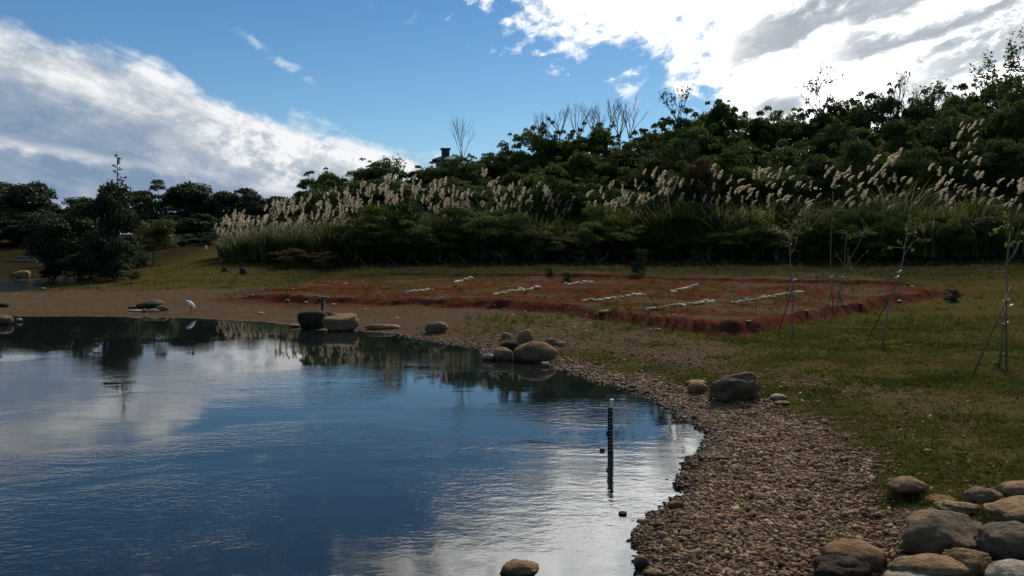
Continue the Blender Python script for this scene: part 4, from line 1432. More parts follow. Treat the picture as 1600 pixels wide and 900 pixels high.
def reed_clump(seed, n=230):
    rs = np.random.RandomState(seed)
    V, Fc, T = [], [], []
    for k in range(n):
        a = rs.uniform(0, 2 * np.pi); r0 = 0.42 * math.sqrt(rs.uniform(0, 1))
        b = np.array([math.cos(a) * r0, math.sin(a) * r0, 0])
        la = a + rs.normal(0, 0.7)
        out = np.array([math.cos(la), math.sin(la), 0])
        side = np.array([-math.sin(la), math.cos(la), 0])
        L = rs.uniform(0.55, 1.12); arch = rs.uniform(0.35, 0.98); w = rs.uniform(0.011, 0.020)
        n0 = len(V)
        for i, s in enumerate((0, 0.3, 0.55, 0.78, 1.0)):
            p = b + out * arch * L * s ** 1.8 + np.array([0, 0, L * (s - 0.42 * arch * s ** 2.6)])
            ww = w * (1 - 0.9 * s ** 2)
            V += [p - side * ww, p + side * ww]
            if i:
                q = n0 + 2 * i
                Fc.append((q - 2, q - 1, q + 1, q))
        T += [rs.uniform(0, 1)] * 10
    return np_mesh('leaves', np.array(V), np.array(Fc), True, {'tint': T})


def plume_mesh(seed, droop):
    """feathery flower head: a thin stalk ending in many drooping hair strips; origin where head starts, height 1"""
    rs = np.random.RandomState(seed)
    V, Fc, T = [], [], []
    axis_ = []
    for i in range(9):
        s = i / 8
        axis_.append(np.array([droop * s ** 2, 0, s * (1 - 0.35 * droop * s)]))
    for k in range(46):
        s = rs.uniform(0.0, 0.97)
        i = min(int(s * 8), 7)
        p = axis_[i] + (axis_[i + 1] - axis_[i]) * (s * 8 - i)
        a = rs.uniform(0, 2 * np.pi)
        wdt = math.sin(math.pi * min(1, 0.15 + 0.85 * s)) * 0.5 + 0.5
        out = np.array([math.cos(a), math.sin(a), 0]) * rs.uniform(0.08, 0.26) * wdt + np.array([droop * 0.12, 0, 0])
        tip = p + out + np.array([0, 0, rs.uniform(0.02, 0.20)])
        mid = p + out * 0.6 + np.array([0, 0, 0.10])
        sd_ = np.array([-math.sin(a), math.cos(a), 0.3]) * rs.uniform(0.026, 0.054)
        n0 = len(V)
        V += [p - sd_ * .4, p + sd_ * .4, mid - sd_, mid + sd_, tip - sd_ * .25, tip + sd_ * .25]
        Fc += [(n0, n0 + 1, n0 + 3, n0 + 2), (n0 + 2, n0 + 3, n0 + 5, n0 + 4)]
        T += [rs.uniform(0, 1)] * 6
    return np_mesh('plume', np.array(V), np.array(Fc), True, {'tint': T})


REED = [reed_clump(400 + i) for i in range(4)]
for m_ in REED: m_.materials.append(L_REED)
PLUME = [plume_mesh(420 + i, d) for i, d in enumerate((0.04, 0.14, 0.3, 0.42, 0.10, 0.55))]
for m_ in PLUME: m_.materials.append(L_PLUME)
STALK = MB().tube([(0, 0, 0), (0, 0, 0.5), (0, 0, 1)], [0.012, 0.010, 0.008], 4).mesh('stalk')
STALK.materials.append(L_REED)


def silvergrass(px, foot, plumes, leaf_top, spread, label, group, dY=1.0, lean=0.0, size=(13, 20), wide=1.0):
    p = hit(px, foot)
    Y = p[1] + dY
    x = p[0] / p[1] * Y
    zb = zat(x, Y)
    e = empty('silvergrass_clump', (x, Y, zb))
    H = max(PY(px, leaf_top, Y)[2] - zb, 0.8)
    lv = ob('leaves', random.choice(REED), None, e)
    lv.scale = (H * 0.85 * wide, H * 0.8, H)
    lv.rotation_euler = (0, 0, random.uniform(0, 6.28))
    for (qx, qy) in plumes:
        yy = Y + random.uniform(-0.8, 0.8)
        w = PY(qx, qy, yy)
        s = random.uniform(*size) * yy / F
        o = ob('plume', random.choice(PLUME[:3] if lean < 0.5 else PLUME[1:]), None, e)
        o.location = (w[0] - x, yy - Y, w[2] - zb - s * 0.5)
        o.scale = (s * 1.15, s * 1.15, s)
        o.rotation_euler = (random.uniform(-.15, .15), random.uniform(-0.12, 0.22) + lean * random.uniform(0.0, 0.6) + random.uniform(-0.06, 0.06), random.uniform(-0.7, 0.7))
        # its stalk is a sub-part
        st = ob('stalk', STALK, None, o)
        foot_l = Vector((random.uniform(-.3, .3), random.uniform(-.3, .3), H * 0.35))
        d = Vector(o.location) - foot_l
        M = Matrix.Translation(foot_l) @ d.to_track_quat('Z', 'Y').to_matrix().to_4x4() @ Matrix.Diagonal((1, 1, d.length, 1))
        o_m = Matrix.LocRotScale(o.location, o.rotation_euler, o.scale)
        st.matrix_parent_inverse = o_m.inverted()
        st.matrix_basis = M
    return tag(e, label, 'ornamental grass', group)


def grass_run(x0, x1, n, top, bot, per, foot, label, group, dY=(0.5, 2.5), lean=0.0, leaf_dy=18, size=(12, 19)):
    for i in range(n):
        px = x0 + (x1 - x0) * (i + 0.5) / n + random.uniform(-6, 6)
        t_ = (px - x0) / (x1 - x0)
        a = np.interp(t_, np.linspace(0, 1, len(top)), top)
        b = np.interp(t_, np.linspace(0, 1, len(bot)), bot)
        half = (x1 - x0) / n * 0.75 + 8
        pl = [(px + random.uniform(-half, half), a + (b - a) * 1.25 * random.random() - 4) for _ in range(int(per * random.choice((0.35, 0.7, 1.0, 1.3, 1.7))) + 1)]
        silvergrass(px, foot, pl, (a + b) / 2 + leaf_dy + random.uniform(-8, 8), half, label, group, random.uniform(*dY), lean, size)


GRP = 'plumed silvergrass clumps on the bank'
grass_run(352, 520, 12, [350, 326, 318, 312, 306], [376, 366, 358, 352, 346], 13, 404, 'yellow green silvergrass with pale plumes beside the lawn', GRP + ', left mound', (1, 3), 0.05, 2, (9, 15))
grass_run(365, 530, 9, [362, 350, 340, 335], [385, 375, 370, 365], 2, 408, 'yellow green silvergrass at the foot of the left mound', GRP + ', foot of left mound', (0, 0.8), 0.0, -14, (9, 13))
grass_run(520, 730, 14, [302, 285, 278, 282, 310], [348, 350, 354, 358, 362], 16, 406, 'silvergrass with many upright cream plumes left of mid bank', GRP + ', left of middle', (2.2, 4.0), 0.1, 2, (8, 15))
grass_run(730, 900, 9, [305, 292, 285, 310], [368, 365, 360, 360], 8, 405, 'sparse silvergrass with cream plumes in the dark middle of the bank', GRP + ', dark middle', (2.2, 4.0), 0.2, 4, (9, 16))
grass_run(930, 1150, 12, [300, 272, 260, 268], [352, 350, 340, 350], 11, 404, 'silvergrass with leaning cream plumes around the olive brown tree', GRP + ', around the olive brown tree', (2.4, 4.2), 0.45, 4, (9, 16))
grass_run(1150, 1340, 10, [262, 262, 268], [338, 335, 335], 11, 402, 'silvergrass with wind leaning plumes behind the staked saplings', GRP + ', behind saplings', (2.4, 4.2), 0.7, 4, (8, 16))
grass_run(1340, 1620, 14, [264, 262, 272, 285], [336, 338, 335, 332], 11, 402, 'silvergrass with drooping plumes at the right end of the bank', GRP + ', right end', (2.4, 4.2), 0.7, 4, (8, 16))
silvergrass(1515, 395, [(1500 + random.uniform(-14, 32), random.uniform(190, 256)) for _ in range(22)], 285, 20, 'tall pale silvergrass climbing high among the trees at the right', None, 6.0, 0.8, (8, 14), 0.6)
silvergrass(768, 400, [(764 + random.uniform(-14, 14), random.uniform(268, 300)) for _ in range(8)], 290, 15, 'isolated pale silvergrass tuft high below the roof turret trees', None, 5.0, 0.2, (10, 15), 0.5)
silvergrass(1390, 400, [(1385 + random.uniform(-20, 22), random.uniform(236, 258)) for _ in range(8)], 262, 15, 'silvergrass tuft with raised plumes above the right saplings', None, 5.0, 0.8, (12, 18), 0.6)
# leafy clumps without plumes fill the bright green band
for i in range(24):
    px = 560 + i * 45 + random.uniform(-14, 14)
    silvergrass(px, 404, [], random.uniform(325, 345), 10, 'bright green reed clump without plumes on the bank foot', GRP + ', plumeless', random.uniform(0.3, 1.6), 0, wide=0.9)

# ------------------------------------------------------------------ bare twig trees on the skyline

def twig_tree(px, py_top, Y, wpx, seed, label, leaves=0, style='up', py_base=None, leafmat=None, group=None):
    rs = random.Random(seed)
    Y = Y * 1.62
    top = PY(px, py_top, Y)
    zb = zat(top[0], Y)
    H = top[2] - zb
    W = wpx * Y / F / 2
    e = empty('bare_tree' if not leaves else 'sparse_tree', (top[0], Y, zb))
    mb = MB()
    tips = []
    fork = H - (2.0 * W if py_base is None else (py_base - py_top) * Y / F)
    k = 0.6 if style == 'up' else 1.0

    def branch(p, d, L, r, depth):
        pts = [p]
        q = p.copy()
        dd = d.copy()
        for i in range(3):
            dd = (dd + Vector((rs.uniform(-.22, .22), rs.uniform(-.22, .22), rs.uniform(-.05, .16)))).normalized()
            q = q + dd * L / 3
            pts.append(q.copy())
        mb.tube(pts, [r, r * .85, r * .72, r * .55], 5, False)
        if depth == 0:
            tips.append(q)
            return
        for j in range(rs.choice((2, 2, 3))):
            nd = (dd + Vector((rs.uniform(-k, k), rs.uniform(-k, k), rs.uniform(-.05, .5)))).normalized()
            branch(q if j else pts[2], nd, L * rs.uniform(.55, .85), r * .6, depth - 1)
            tips.append(pts[3])
    mb.tube([(0, 0, 0), (0.05, 0, fork * .5), (0, 0, fork)], [0.18, 0.14, 0.10], 6)
    n = 5 if style == 'up' else 3
    L0 = (H - fork) * 0.42
    for i in range(n):
        a = 2 * math.pi * i / n + rs.uniform(-.5, .5)
        branch(Vector((0, 0, fork)), Vector((math.cos(a) * .55, math.sin(a) * .55, 1)).normalized(), L0, 0.085, 3)
    # fit width and height
    zs = max(t.z for t in tips); xs_ = max(abs(t.x) for t in tips)
    sx, sz = W / max(xs_, .1), (H - fork) / max(zs - fork, .1)
    mb.v = [((v[0] * sx if v[2] > fork else v[0]), (v[1] * sx if v[2] > fork else v[1]), (fork + (v[2] - fork) * sz if v[2] > fork else v[2])) for v in mb.v]
    ob('trunk', mb.mesh('trunk'), B_TWIG, e)
    if leaves:
        nr = np.random.RandomState(seed)
        T = np.array([(t.x * sx, t.y * sx, fork + (t.z - fork) * sz) for t in tips])
        P_ = T[nr.randint(0, len(T), leaves)] + nr.normal(0, 0.26, (leaves, 3))
        nn = nr.normal(0, 1, (leaves, 3)) + np.array([0, 0, .6]); nn /= np.linalg.norm(nn, axis=1, keepdims=True)
        L = nr.uniform(.26, .55, leaves)
        V, Fc = leaf_quads(P_, nn, L, L * .5, nr)
        ob('crown', np_mesh('crown', V, Fc, False, {'tint': np.repeat(nr.uniform(0, 1, leaves), 4)}), leafmat or L_DARK, e)
    return tag(e, label, 'tree', group)


twig_tree(722, 180, 72, 46, 1, 'bare grey forked tree beside the roof turret', py_base=250)
twig_tree(846, 172, 70, 40, 2, 'low bare twig tree at the left of the twig thicket', py_base=215)
twig_tree(905, 158, 70, 60, 3, 'bare twig tree in the middle of the skyline twig thicket', py_base=215)
twig_tree(948, 148, 71, 64, 4, 'tallest bare twig tree of the skyline thicket', py_base=215)
twig_tree(985, 158, 70, 60, 5, 'bare twig tree with curved limbs at the right of the thicket', py_base=215)
twig_tree(1058, 130, 68, 56, 6, 'thin open tree with tiny leaves standing against the cloud edge', 170, py_base=190)
twig_tree(1283, 106, 66, 76, 7, 'slanting thin tree with a flat leafy top against the white cloud', 260, py_base=180)
twig_tree(1405, 112, 66, 40, 8, 'thin bare sprig rising over the right part of the skyline', 40, py_base=165)
twig_tree(1592, 48, 62, 74, 9, 'tall feathery tree rising highest at the right frame edge', 900, py_base=190, leafmat=L_EVER)
twig_tree(1556, 100, 63, 60, 10, 'feathery half leafed tree just left of the tallest right edge tree', 700, py_base=200, leafmat=L_EVER)
twig_tree(1450, 130, 64, 60, 11, 'open leafed treetop in the tall cluster on the right skyline', 500, py_base=200, leafmat=L_EVER)
twig_tree(875, 165, 69, 44, 14, 'short dense bare twigs between the low left and the middle twig trees', py_base=212)
twig_tree(928, 160, 72, 50, 15, 'bare twigs crowding the left side of the tallest skyline twig tree', py_base=212)
twig_tree(968, 150, 72, 50, 16, 'bare twigs between the tallest twig tree and the curved limbed one', py_base=214)
twig_tree(545, 268, 70, 46, 12, 'bare twig tree between the pointed and the round skyline trees', py_base=300)
twig_tree(610, 245, 64, 50, 13, 'sparse topped tree just left of the roof turret', 200, py_base=280, leafmat=L_EVER)
# sparse conifer on the left
def sparse_conifer():
    px, Y = 183, 69
    top = PY(px, 236, Y)
    zb = zat(top[0], Y)
    H = top[2] - zb
    e = empty('sparse_conifer', (top[0], Y, zb))
    rs = random.Random(9)
    nr = np.random.RandomState(9)
    mb = MB()
    mb.tube([(0, 0, 0), (-0.15, 0, H * .35), (-0.05, 0, H * .7), (0, 0, H)], [0.14, 0.10, 0.055, 0.012], 6)
    pts = []
    for i in range(30):
        h = H * (0.35 + 0.63 * i / 30)
        a = rs.uniform(0, 6.28)
        L = (1 - (h / H)) * 2.6 * rs.uniform(.5, 1.1) + .18
        if i in (12, 14): a, L = math.pi + rs.uniform(-.2, .2), 1.6
        d = Vector((math.cos(a), math.sin(a), rs.uniform(-.05, .3)))
        s = Vector((-0.04, 0, h))
        q = [s, s + d * L * .5, s + d * L + Vector((0, 0, .10 * L))]
        mb.tube(q, [0.022, 0.016, 0.006], 4, False)
        for k in range(10):
            t_ = rs.uniform(.35, 1)
            pts.append(tuple(q[0].lerp(q[2], t_) + Vector((rs.gauss(0, .06), rs.gauss(0, .06), rs.gauss(0, .06)))))
    ob('trunk', mb.mesh('trunk'), B_BARK, e)
    P_ = np.array(pts); n = len(P_)
    nn = nr.normal(0, .6, (n, 3)) + np.array([0, 0, 1]); nn /= np.linalg.norm(nn, axis=1, keepdims=True)
    L = nr.uniform(.16, .34, n)
    V, Fc = leaf_quads(P_, nn, L, L * .5, nr)
    ob('crown', np_mesh('crown', V, Fc, False, {'tint': np.repeat(nr.uniform(0, 1, n), 4)}), L_DARK, e)
    tag(e, 'sparse thin conifer with open layered branches rising over the left trees', 'tree')


sparse_conifer()

# ------------------------------------------------------------------ staked saplings

def sapling(label, trunk, stakes, ties, leaves, seed, wrap=None):
    """trunk / stakes as seen pixel polylines starting at the foot, all near the depth of the foot"""
    p = hit(*trunk[0])
    Y = p[1]
    e = empty('staked_sapling', tuple(p))
    rel = lambda q, dy=0.0: Vector(PY(q[0], q[1], Y + dy)) - Vector(p)
    t = MB()
    r0 = 0.024
    for k, br in enumerate([trunk] + [s for s in leaves.get('branches', [])]):
        pts = [rel(q) for q in br]
        if k == 0: pts[0].z -= 0.1
        n = len(pts)
        t.tube(pts, [(r0 if k == 0 else r0 * .7) * (1 - 0.55 * i / max(n - 1, 1)) for i in range(n)], 7)
    nr = np.random.RandomState(seed)
    P_ = []
    for (qx, qy, sp, n) in leaves['tufts']:
        n = max(n // 2, 8)
        c = rel((qx, qy))
        for k in range(max(n // 5, 3)):
            d = Vector(nr.normal(0, 1, 3)) * sp * Y / F * 1.3
            m_ = c + d * .5 + Vector((0, 0, .03))
            t.tube([c - Vector((0, 0, .05)), m_, c + d], [.007, .005, .002], 4, False)
            for j in range(6):
                P_.append(np.array(c + d * nr.uniform(.35, 1.05)) + nr.normal(0, .02, 3))
    ob('trunk', t.mesh('trunk'), B_PALE, e)
    for st in stakes:
        g = hit(*st[0])
        a = Vector(g) - Vector(p); a.z -= 0.12
        b = rel(st[1], -0.04)
        m = MB().tube([a, a.lerp(b, .5), b], [0.019, 0.018, 0.017], 7)
        ob('stake', m.mesh('stake'), B_STAKE, e)
    for q in ties:
        c = rel(q, -0.02)
        ob('tie', MB().tube([c + Vector((-.05, 0, -.02)), c + Vector((0, -.04, .0)), c + Vector((.05, 0, .02))], [(.022, .03)] * 3, 6).mesh('tie'), M_TIE, e)
    P_ = np.vstack(P_); n = len(P_)
    nn = nr.normal(0, 1, (n, 3)); nn /= np.linalg.norm(nn, axis=1, keepdims=True)
    L = nr.uniform(.06, .14, n)
    V, Fc = leaf_quads(P_, nn, L, L * .45, nr)
    ob('crown', np_mesh('crown', V, Fc, False, {'tint': np.repeat(nr.uniform(0, 1, n), 4)}), L_SHRUB, e)
    return tag(e, label, 'sapling', 'staked saplings on the right bank')


M_TIE = mat('tie_white', lambda t, b, tc: t.put(b.inputs['Base Color'], t.mix(t.noise(tc.outputs['Object'], 30), (0.5, 0.5, 0.48), (0.75, 0.75, 0.72))), 0.7)
sapling('thin staked sapling at the left end of the row, by the terrace corner', [(1238, 533), (1238, 490), (1240, 455), (1236, 425), (1234, 395), (1236, 372), (1240, 345)],
        [((1213, 524), (1246, 426))], [(1241, 437)], {'branches': [[(1235, 400), (1244, 380), (1250, 355)]], 'tufts': [(1238, 350, 11, 80), (1250, 352, 8, 50)]}, 1)
sapling('tall white stemmed sapling with crossed dark footed poles', [(1288, 492), (1294, 472), (1300, 452), (1298, 420), (1298, 380), (1300, 340), (1302, 305)],
        [((1302, 492), (1300, 452))], [(1298, 433)], {'branches': [], 'tufts': [(1301, 312, 9, 60), (1299, 345, 7, 30)]}, 2)
sapling('forked sapling with three upright limbs right of the white stemmed one', [(1306, 490), (1311, 460), (1317, 432), (1319, 415), (1321, 385), (1324, 366)],
        [((1322, 492), (1310, 455))], [(1316, 433)], {'branches': [[(1319, 418), (1328, 405), (1340, 385), (1350, 360)], [(1319, 415), (1310, 402), (1305, 392)], [(1322, 410), (1325, 398), (1325, 386)]],
         'tufts': [(1350, 358, 8, 45), (1325, 366, 6, 25), (1330, 418, 12, 40)]}, 3)
sapling('sapling with a long slanting stake in the middle of the right bank', [(1378, 545), (1384, 505), (1388, 478), (1396, 452), (1406, 430), (1412, 400), (1416, 370), (1421, 335)],
        [((1352, 531), (1409, 428))], [(1401, 433), (1405, 424)], {'branches': [[(1412, 400), (1425, 380), (1436, 372)]], 'tufts': [(1421, 340, 12, 70), (1412, 385, 10, 40), (1434, 374, 8, 30)]}, 4)
sapling('rightmost sapling with a thick leaning stake and white ties', [(1561, 577), (1564, 540), (1569, 495), (1575, 470), (1573, 445), (1573, 415), (1576, 385), (1580, 350)],
        [((1516, 588), (1580, 448)), ((1573, 578), (1572, 468))], [(1571, 469), (1577, 478), (1570, 505)], {'branches': [[(1573, 425), (1560, 424), (1545, 424)], [(1574, 410), (1586, 395), (1592, 380)]], 'tufts': [(1561, 570, 6, 40), (1580, 350, 10, 60), (1592, 378, 8, 30)]}, 5)


def thin_stem(label, pts, r, material, name='dead_stem', cat='dead stem'):
    p = hit(*pts[0])
    m = MB().tube([Vector(PY(q[0], q[1], p[1])) - Vector(p) for q in pts], [r * (1 - .6 * i / (len(pts) - 1)) for i in range(len(pts))], 6)
    o = ob(name, m.mesh(name), material)
    o.location = p
    return tag(o, label, cat)


thin_stem('pale leaning stick on the lawn left of the plumed mound', [(339, 420), (343, 410), (346, 403)], 0.045, B_PALE)
thin_stem('pale thin bare stem in front of the plumed mound', [(409, 412), (408, 395), (404, 378), (396, 362)], 0.04, B_PALE)
thin_stem('crooked pale dead branch on the slope below the middle shrubs', [(786, 412), (782, 400), (772, 393), (764, 391)], 0.035, B_PALE)
thin_stem('forked pale dead branch low on the slope left of the middle bush', [(932, 420), (936, 408), (948, 400), (952, 390)], 0.03, B_PALE)
thin_stem('pale dead branch lying at the left edge of the slope shrubs', [(1492, 426), (1520, 424), (1545, 420)], 0.03, B_PALE)
rt = random.Random(77)
for i in range(16):
    px = 560 + i * 62 + rt.uniform(-20, 20)
    py = base_y(px) + rt.uniform(6, 18)
    a = rt.uniform(-1, 1)
    L = rt.uniform(12, 30)
    thin_stem('dead grey twig at the shrub foot, ' + shrub_seg(px), [(px, py), (px + a * L * .4, py - L * .5), (px + a * L * .8 + rt.uniform(-4, 4), py - L * .75), (px + a * L * 1.3, py - L * rt.uniform(.8, 1.1))], 0.024, B_TWIG)['group'] = 'dead twigs ' + shrub_seg(px)
thin_stem('dark stick lying from the gravel into the water', [(1150, 716), (1105, 716), (1058, 715)], 0.016, B_BARK, 'stick', 'stick')

# ------------------------------------------------------------------ depth gauge in the pond
M_BLACK = mat('gauge_black', lambda t, b, tc: t.put(b.inputs['Base Color'], t.mix(t.noise(tc.outputs['Object'], 25), (0.010, 0.009, 0.008), (0.028, 0.025, 0.022))), 0.9, 0.05)
M_MARK = mat('gauge_mark', lambda t, b, tc: t.put(b.inputs['Base Color'], t.mix(t.noise(tc.outputs['Object'], 20), (0.22, 0.21, 0.19), (0.38, 0.36, 0.33))), 0.8, 0.1)
M_CREAM = mat('gauge_cap', lambda t, b, tc: t.put(b.inputs['Base Color'], t.mix(t.noise(tc.outputs['Object'], 20), (0.62, 0.55, 0.40), (0.78, 0.72, 0.56))), 0.8, 0.1)
M_REDF = mat('float_red', lambda t, b, tc: t.put(b.inputs['Base Color'], t.mix(t.noise(tc.outputs['Object'], 20), (0.22, 0.02, 0.03), (0.32, 0.05, 0.06))), 0.5)
gp = np.array([*P0(953, 706), 0.0])
kx = gp[1] / F
gh = 83 * kx
gauge = empty('depth_gauge', tuple(gp))
w8 = 7.0 * kx
ob('board', bevel(MB().box((0, 0, gh * .42 - .3), (w8, .035, gh * .84 + .6)).mesh('board', False), .003, 1), M_BLACK, gauge)
ob('post', bevel(MB().box((w8 * .45, .045, gh * .5 - .3), (w8 * .8, .05, gh + .6)).mesh('post', False), .004, 1), M_CREAM, gauge)
for i in range(13):
    z0 = 0.03 + i * gh * .82 / 13
    ob('tick_mark', MB().box((-w8 * .12 if i % 2 else 0.0, -.0195, z0), (w8 * (.38 if i % 2 else .62), .004, gh * .022)).mesh('tick_mark', False), M_MARK, gauge)
for q in (0.35,):
    ob('bracket', bevel(MB().box((-w8 * .55, -.012, gh * q), (w8 * .6, .05, .055)).mesh('bracket', False), .012, 2), M_BLACK, gauge)
tag(gauge, 'black water depth gauge with pale ticks and cream post standing in the pond', 'gauge')
fl = hit(941, 704)
o = ob('red_float', rock_mesh('red_float', .085, .06, .055, 77, 3, .08), M_REDF, None, (fl[0], fl[1], -.012))
tag(o, 'small dark red float lying on the water left of the depth gauge', 'float')

# ------------------------------------------------------------------ flat topped post on the far shore
sp_ = hit(503, 488)
stand = empty('flat_topped_post', tuple(sp_))
kk = sp_[1] / F
M_WOODD = bark_mat('weathered_wood', (0.035, 0.028, 0.022), (0.085, 0.07, 0.055))
ob('post', bevel(MB().box((0.03, 0, 11 * kk - .1), (4.2 * kk, .1, 23 * kk + .2)).mesh('post', False), .008, 1), M_WOODD, stand)
ob('side_strip', bevel(MB().box((0.03 + 2.9 * kk, -.02, 16 * kk), (1.6 * kk, .06, 11 * kk)).mesh('side_strip', False), .006, 1), M_MARK, stand)
ob('flat_top', bevel(MB().box((-1 * kk, 0, 24.2 * kk), (20 * kk, .36, .05), Matrix.Rotation(R(6), 4, 'Y')).mesh('flat_top', False), .012, 2), M_WOODD, stand)
tag(stand, 'small dark post with a flat tilted top behind the black square block', 'post')

# ------------------------------------------------------------------ egret
M_FEATHER = mat('feather_white', lambda t, b, tc: t.put(b.inputs['Base Color'], t.mix(t.noise(t.mapping(tc.outputs['Object'], (1, 1, 4)), 18, 4), (0.66, 0.67, 0.70), (0.82, 0.82, 0.83))), 0.75)
M_BILL = mat('bill_yellow', lambda t, b, tc: t.put(b.inputs['Base Color'], t.mix(t.noise(tc.outputs['Object'], 20), (0.30, 0.22, 0.06), (0.45, 0.33, 0.10))), 0.5)
M_LEG = mat('leg_dark', lambda t, b, tc: t.put(b.inputs['Base Color'], t.mix(t.noise(tc.outputs['Object'], 20), (0.02, 0.02, 0.018), (0.04, 0.036, 0.03))), 0.6)
ep = hit(298, 489)
egret = empty('egret', tuple(ep))
s_ = 17.0 * ep[1] / F / 0.50          # body spans 17 px
body = MB()
spine = [(.235, 0, .215), (.20, 0, .245), (.14, 0, .31), (.06, 0, .40), (-.02, 0, .475), (-.08, 0, .515), (-.125, 0, .53), (-.15, 0, .545), (-.175, 0, .55), (-.20, 0, .545), (-.222, 0, .535), (-.235, 0, .53)]
rad = [(.006, .010), (.022, .030), (.055, .062), (.085, .082), (.092, .084), (.075, .070), (.055, .052), (.044, .042), (.037, .034), (.032, .030), (.022, .020), (.008, .008)]
body.tube([tuple(Vector(p) * s_) for p in spine], [(a * s_, b * s_) for a, b in rad], 16)
bme = body.mesh('body')
bo = ob('body', bme, M_FEATHER, egret)
sm = bo.modifiers.new('smooth', 'SUBSURF'); sm.levels = 1; sm.render_levels = 1
ob('bill', MB().tube([Vector(p) * s_ for p in ((-.228, 0, .533), (-.27, 0, .522), (-.325, 0, .508))], [.011 * s_, .008 * s_, .002 * s_], 8).mesh('bill'), M_BILL, egret)
for sgn in (-1, 1):
    ev, ef_ = ICO[2]
    ob('eye', np_mesh('eye', ev * .005 * s_ + np.array([-.208, sgn * .026, .550]) * s_, ef_, True), M_LEG, egret)
    lg = MB()
    y0 = sgn * .03
    lg.tube([Vector(p) * s_ for p in ((.03, y0, .37), (.045, y0, .27), (.02, y0, .14), (.03, y0, .01))], [.016 * s_, .010 * s_, .007 * s_, .006 * s_], 7)
    for a in (-.5, 0, .5, math.pi):
        lg.tube([Vector((.03, y0, .012)) * s_, Vector((.03 - math.cos(a) * .065, y0 + math.sin(a) * .065, .004)) * s_], [.006 * s_, .003 * s_], 5)
    ob('leg', lg.mesh('leg'), M_LEG, egret)
tag(egret, 'white egret standing hunched at the waters edge facing left', 'egret')

# ------------------------------------------------------------------ building behind the hill
Yb_ = 172.0
c_ = PY(698, 250, Yb_)
gz = zat(c_[0], Yb_)
bld = empty('hilltop_building', (c_[0], Yb_, gz), R(8))
k_ = 0.92 * Yb_ / F
hz_ = PY(700, 253, Yb_)[2] - gz
M_WALL = mat('wall_plaster', lambda t, b, tc: t.put(b.inputs['Base Color'], t.mix(t.noise(tc.outputs['Object'], 1.5, 5), (0.17, 0.155, 0.13), (0.25, 0.23, 0.20))), 0.9)
M_ROOF = mat('roof_slate', lambda t, b, tc: t.put(b.inputs['Base Color'], t.mix(t.noise(tc.outputs['Object'], 4, 5), (0.030, 0.034, 0.042), (0.060, 0.066, 0.078))), 0.7)
M_GLASS = mat('window_glass', lambda t, b, tc: t.put(b.inputs['Base Color'], (0.04, 0.05, 0.06)), 0.1, 0.6)
wl = ob('wall', MB().box((0, 0, hz_ / 2 - .4), (36 * k_, 36 * k_, hz_ + .6)).mesh('wall', False), M_WALL, bld)
for dx in (-9, 0, 9):
    wf = ob('window', bevel(MB().box((dx * k_, -18.1 * k_, hz_ - 1.4), (5 * k_, .16, 1.3)).mesh('window', False), .02, 1), M_PALE, bld)
    ob('pane', MB().box((dx * k_, -18.1 * k_ - .09, hz_ - 1.4), (4 * k_, .02, 1.05)).mesh('pane', False), M_GLASS, wf)
rf = MB()
e0, e1 = 25 * k_, 9 * k_
rf.v = [(-e0, -e0, hz_), (e0, -e0, hz_), (e0, e0, hz_), (-e0, e0, hz_), (-e0, -e0, hz_ + .22), (e0, -e0, hz_ + .22), (e0, e0, hz_ + .22), (-e0, e0, hz_ + .22),
        (-e1, -e1, hz_ + 1.1), (e1, -e1, hz_ + 1.1), (e1, e1, hz_ + 1.1), (-e1, e1, hz_ + 1.1)]
rf.f = [(3, 2, 1, 0), (0, 1, 5, 4), (1, 2, 6, 5), (2, 3, 7, 6), (3, 0, 4, 7), (4, 5, 9, 8), (5, 6, 10, 9), (6, 7, 11, 10), (7, 4, 8, 11), (8, 9, 10, 11)]
roof = ob('roof', rf.mesh('roof', False), M_ROOF, bld)
ob('roof_turret', MB().box((-2 * k_, 0, hz_ + 1.1 + .75), (13 * k_, 13 * k_, 1.7)).mesh('roof_turret', False), M_ROOF, roof)
ob('turret_cap', MB().box((-2 * k_, 0, hz_ + 2.77), (17 * k_, 17 * k_, .2)).mesh('turret_cap', False), M_ROOF, roof)
tag(bld, 'dark roofed building with a small square roof turret showing above the trees', 'building')

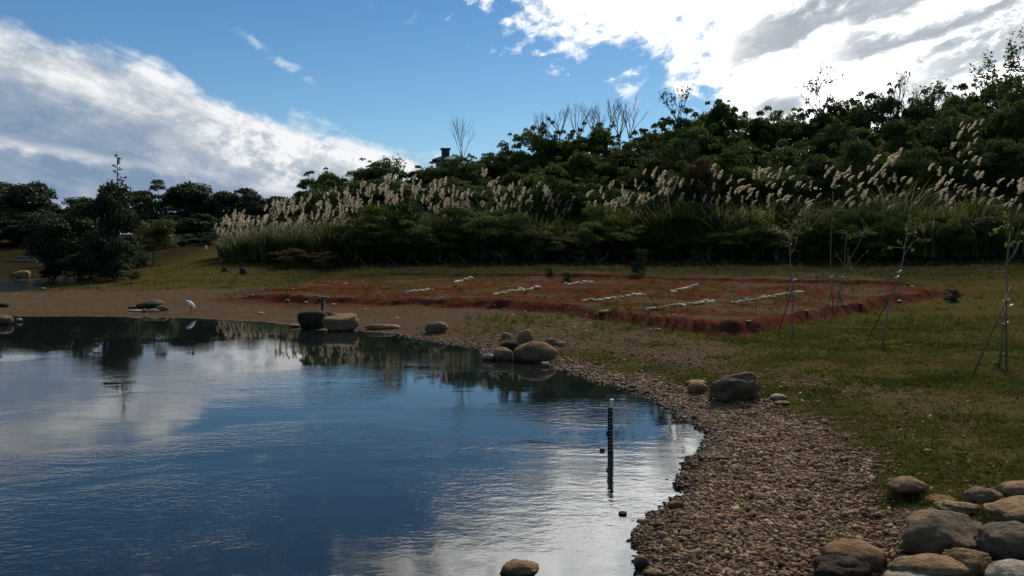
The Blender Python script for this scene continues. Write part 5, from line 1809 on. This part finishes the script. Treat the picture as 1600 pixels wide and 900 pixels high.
# ------------------------------------------------------------------ stone steps and small things at the far left
M_STEP = mat('step_stone', lambda t, b, tc: t.put(b.inputs['Base Color'], t.mix(t.noise(tc.outputs['Object'], 3, 5), (0.06, 0.055, 0.045), (0.13, 0.12, 0.10))), 0.9)
s0 = hit(34, 411)
stp = empty('stone_steps', tuple(s0))
for i in range(5):
    q = hit(34, 411 - 5.2 * i)
    k2 = q[1] / F
    me = bevel(MB().box((random.uniform(-.3, .3), q[1] - s0[1] + .6, q[2] - s0[2] + .22), ((56 - 5 * abs(1.5 - i)) * k2, 1.4, .42)).mesh('step', False), .04, 1)
    ob('step', me, M_STEP, stp)
tag(stp, 'low broad stone steps below the dark trees at the far left', 'steps')
for (px, py, w) in [(52, 388, 8), (66, 390, 7), (73, 387, 8), (90, 388, 6), (60, 389, 5)]:
    q = hit(px, py + 1)
    o = ob('pale_stone', random.choice(SMALL))
    s = w * q[1] / F
    o.scale = (s, s, s * .9); o.location = (q[0], q[1], q[2] - .05)
    tag(o, 'pale stone in the line at the top of the far steps', 'stone', 'pale stones by the far steps')
M_POT = mat('pot_black', lambda t, b, tc: t.put(b.inputs['Base Color'], t.mix(t.noise(tc.outputs['Object'], 8), (0.014, 0.013, 0.011), (0.035, 0.03, 0.025))), 0.8)
for (px, py, w, h, lab) in [(351, 424, 8, 7, 'smaller left dark stump on the lawn below the plumed mound'), (380, 428, 11, 9, 'larger right dark stump on the lawn below the plumed mound')]:
    q = hit(px, py)
    k2 = q[1] / F
    r_ = w * k2 / 2
    o = ob('stump', MB().tube([(0, 0, -.1), (0, 0, h * k2 * .4), (0, 0, h * k2 * .9), (0, 0, h * k2)], [r_ * 1.15, r_ * 1.0, r_ * .96, r_ * .85], 12).mesh('stump'), M_POT, None, tuple(q))
    tag(o, lab, 'stump', 'dark stumps on the lawn')
q = hit(322, 389)
o = ob('white_marker', bevel(MB().box((0, 0, .2), (.22, .12, .5)).mesh('white_marker', False), .03, 2), M_TIE, None, tuple(q))
tag(o, 'small white marker at the far end of the lawn', 'marker')

# ------------------------------------------------------------------ labels: alike neighbours are told apart by their order from the left
ORD = ('leftmost second third fourth fifth sixth seventh eighth ninth tenth eleventh twelfth thirteenth fourteenth fifteenth sixteenth seventeenth eighteenth '
       'nineteenth twentieth twenty-first twenty-second twenty-third twenty-fourth').split()
fam = {}
for o in list(col.objects):
    if o.parent is None and 'label' in o and 'group' in o:
        fam.setdefault(o['label'], []).append(o)
for lab, os_ in fam.items():
    if len(os_) < 2 or len(os_) > len(ORD):
        continue
    os_.sort(key=lambda q: q.location.x / q.location.y)
    for i, o in enumerate(os_):
        o['label'] = (ORD[i] if i == 0 else 'rightmost' if i == len(os_) - 1 else ORD[i] + ' from left,') + ' ' + lab

for o in col.objects:
    if 'label' in o and len(o['label'].replace('-', ' ').split()) > 16:
        print('LONG', o.name, o['label'])
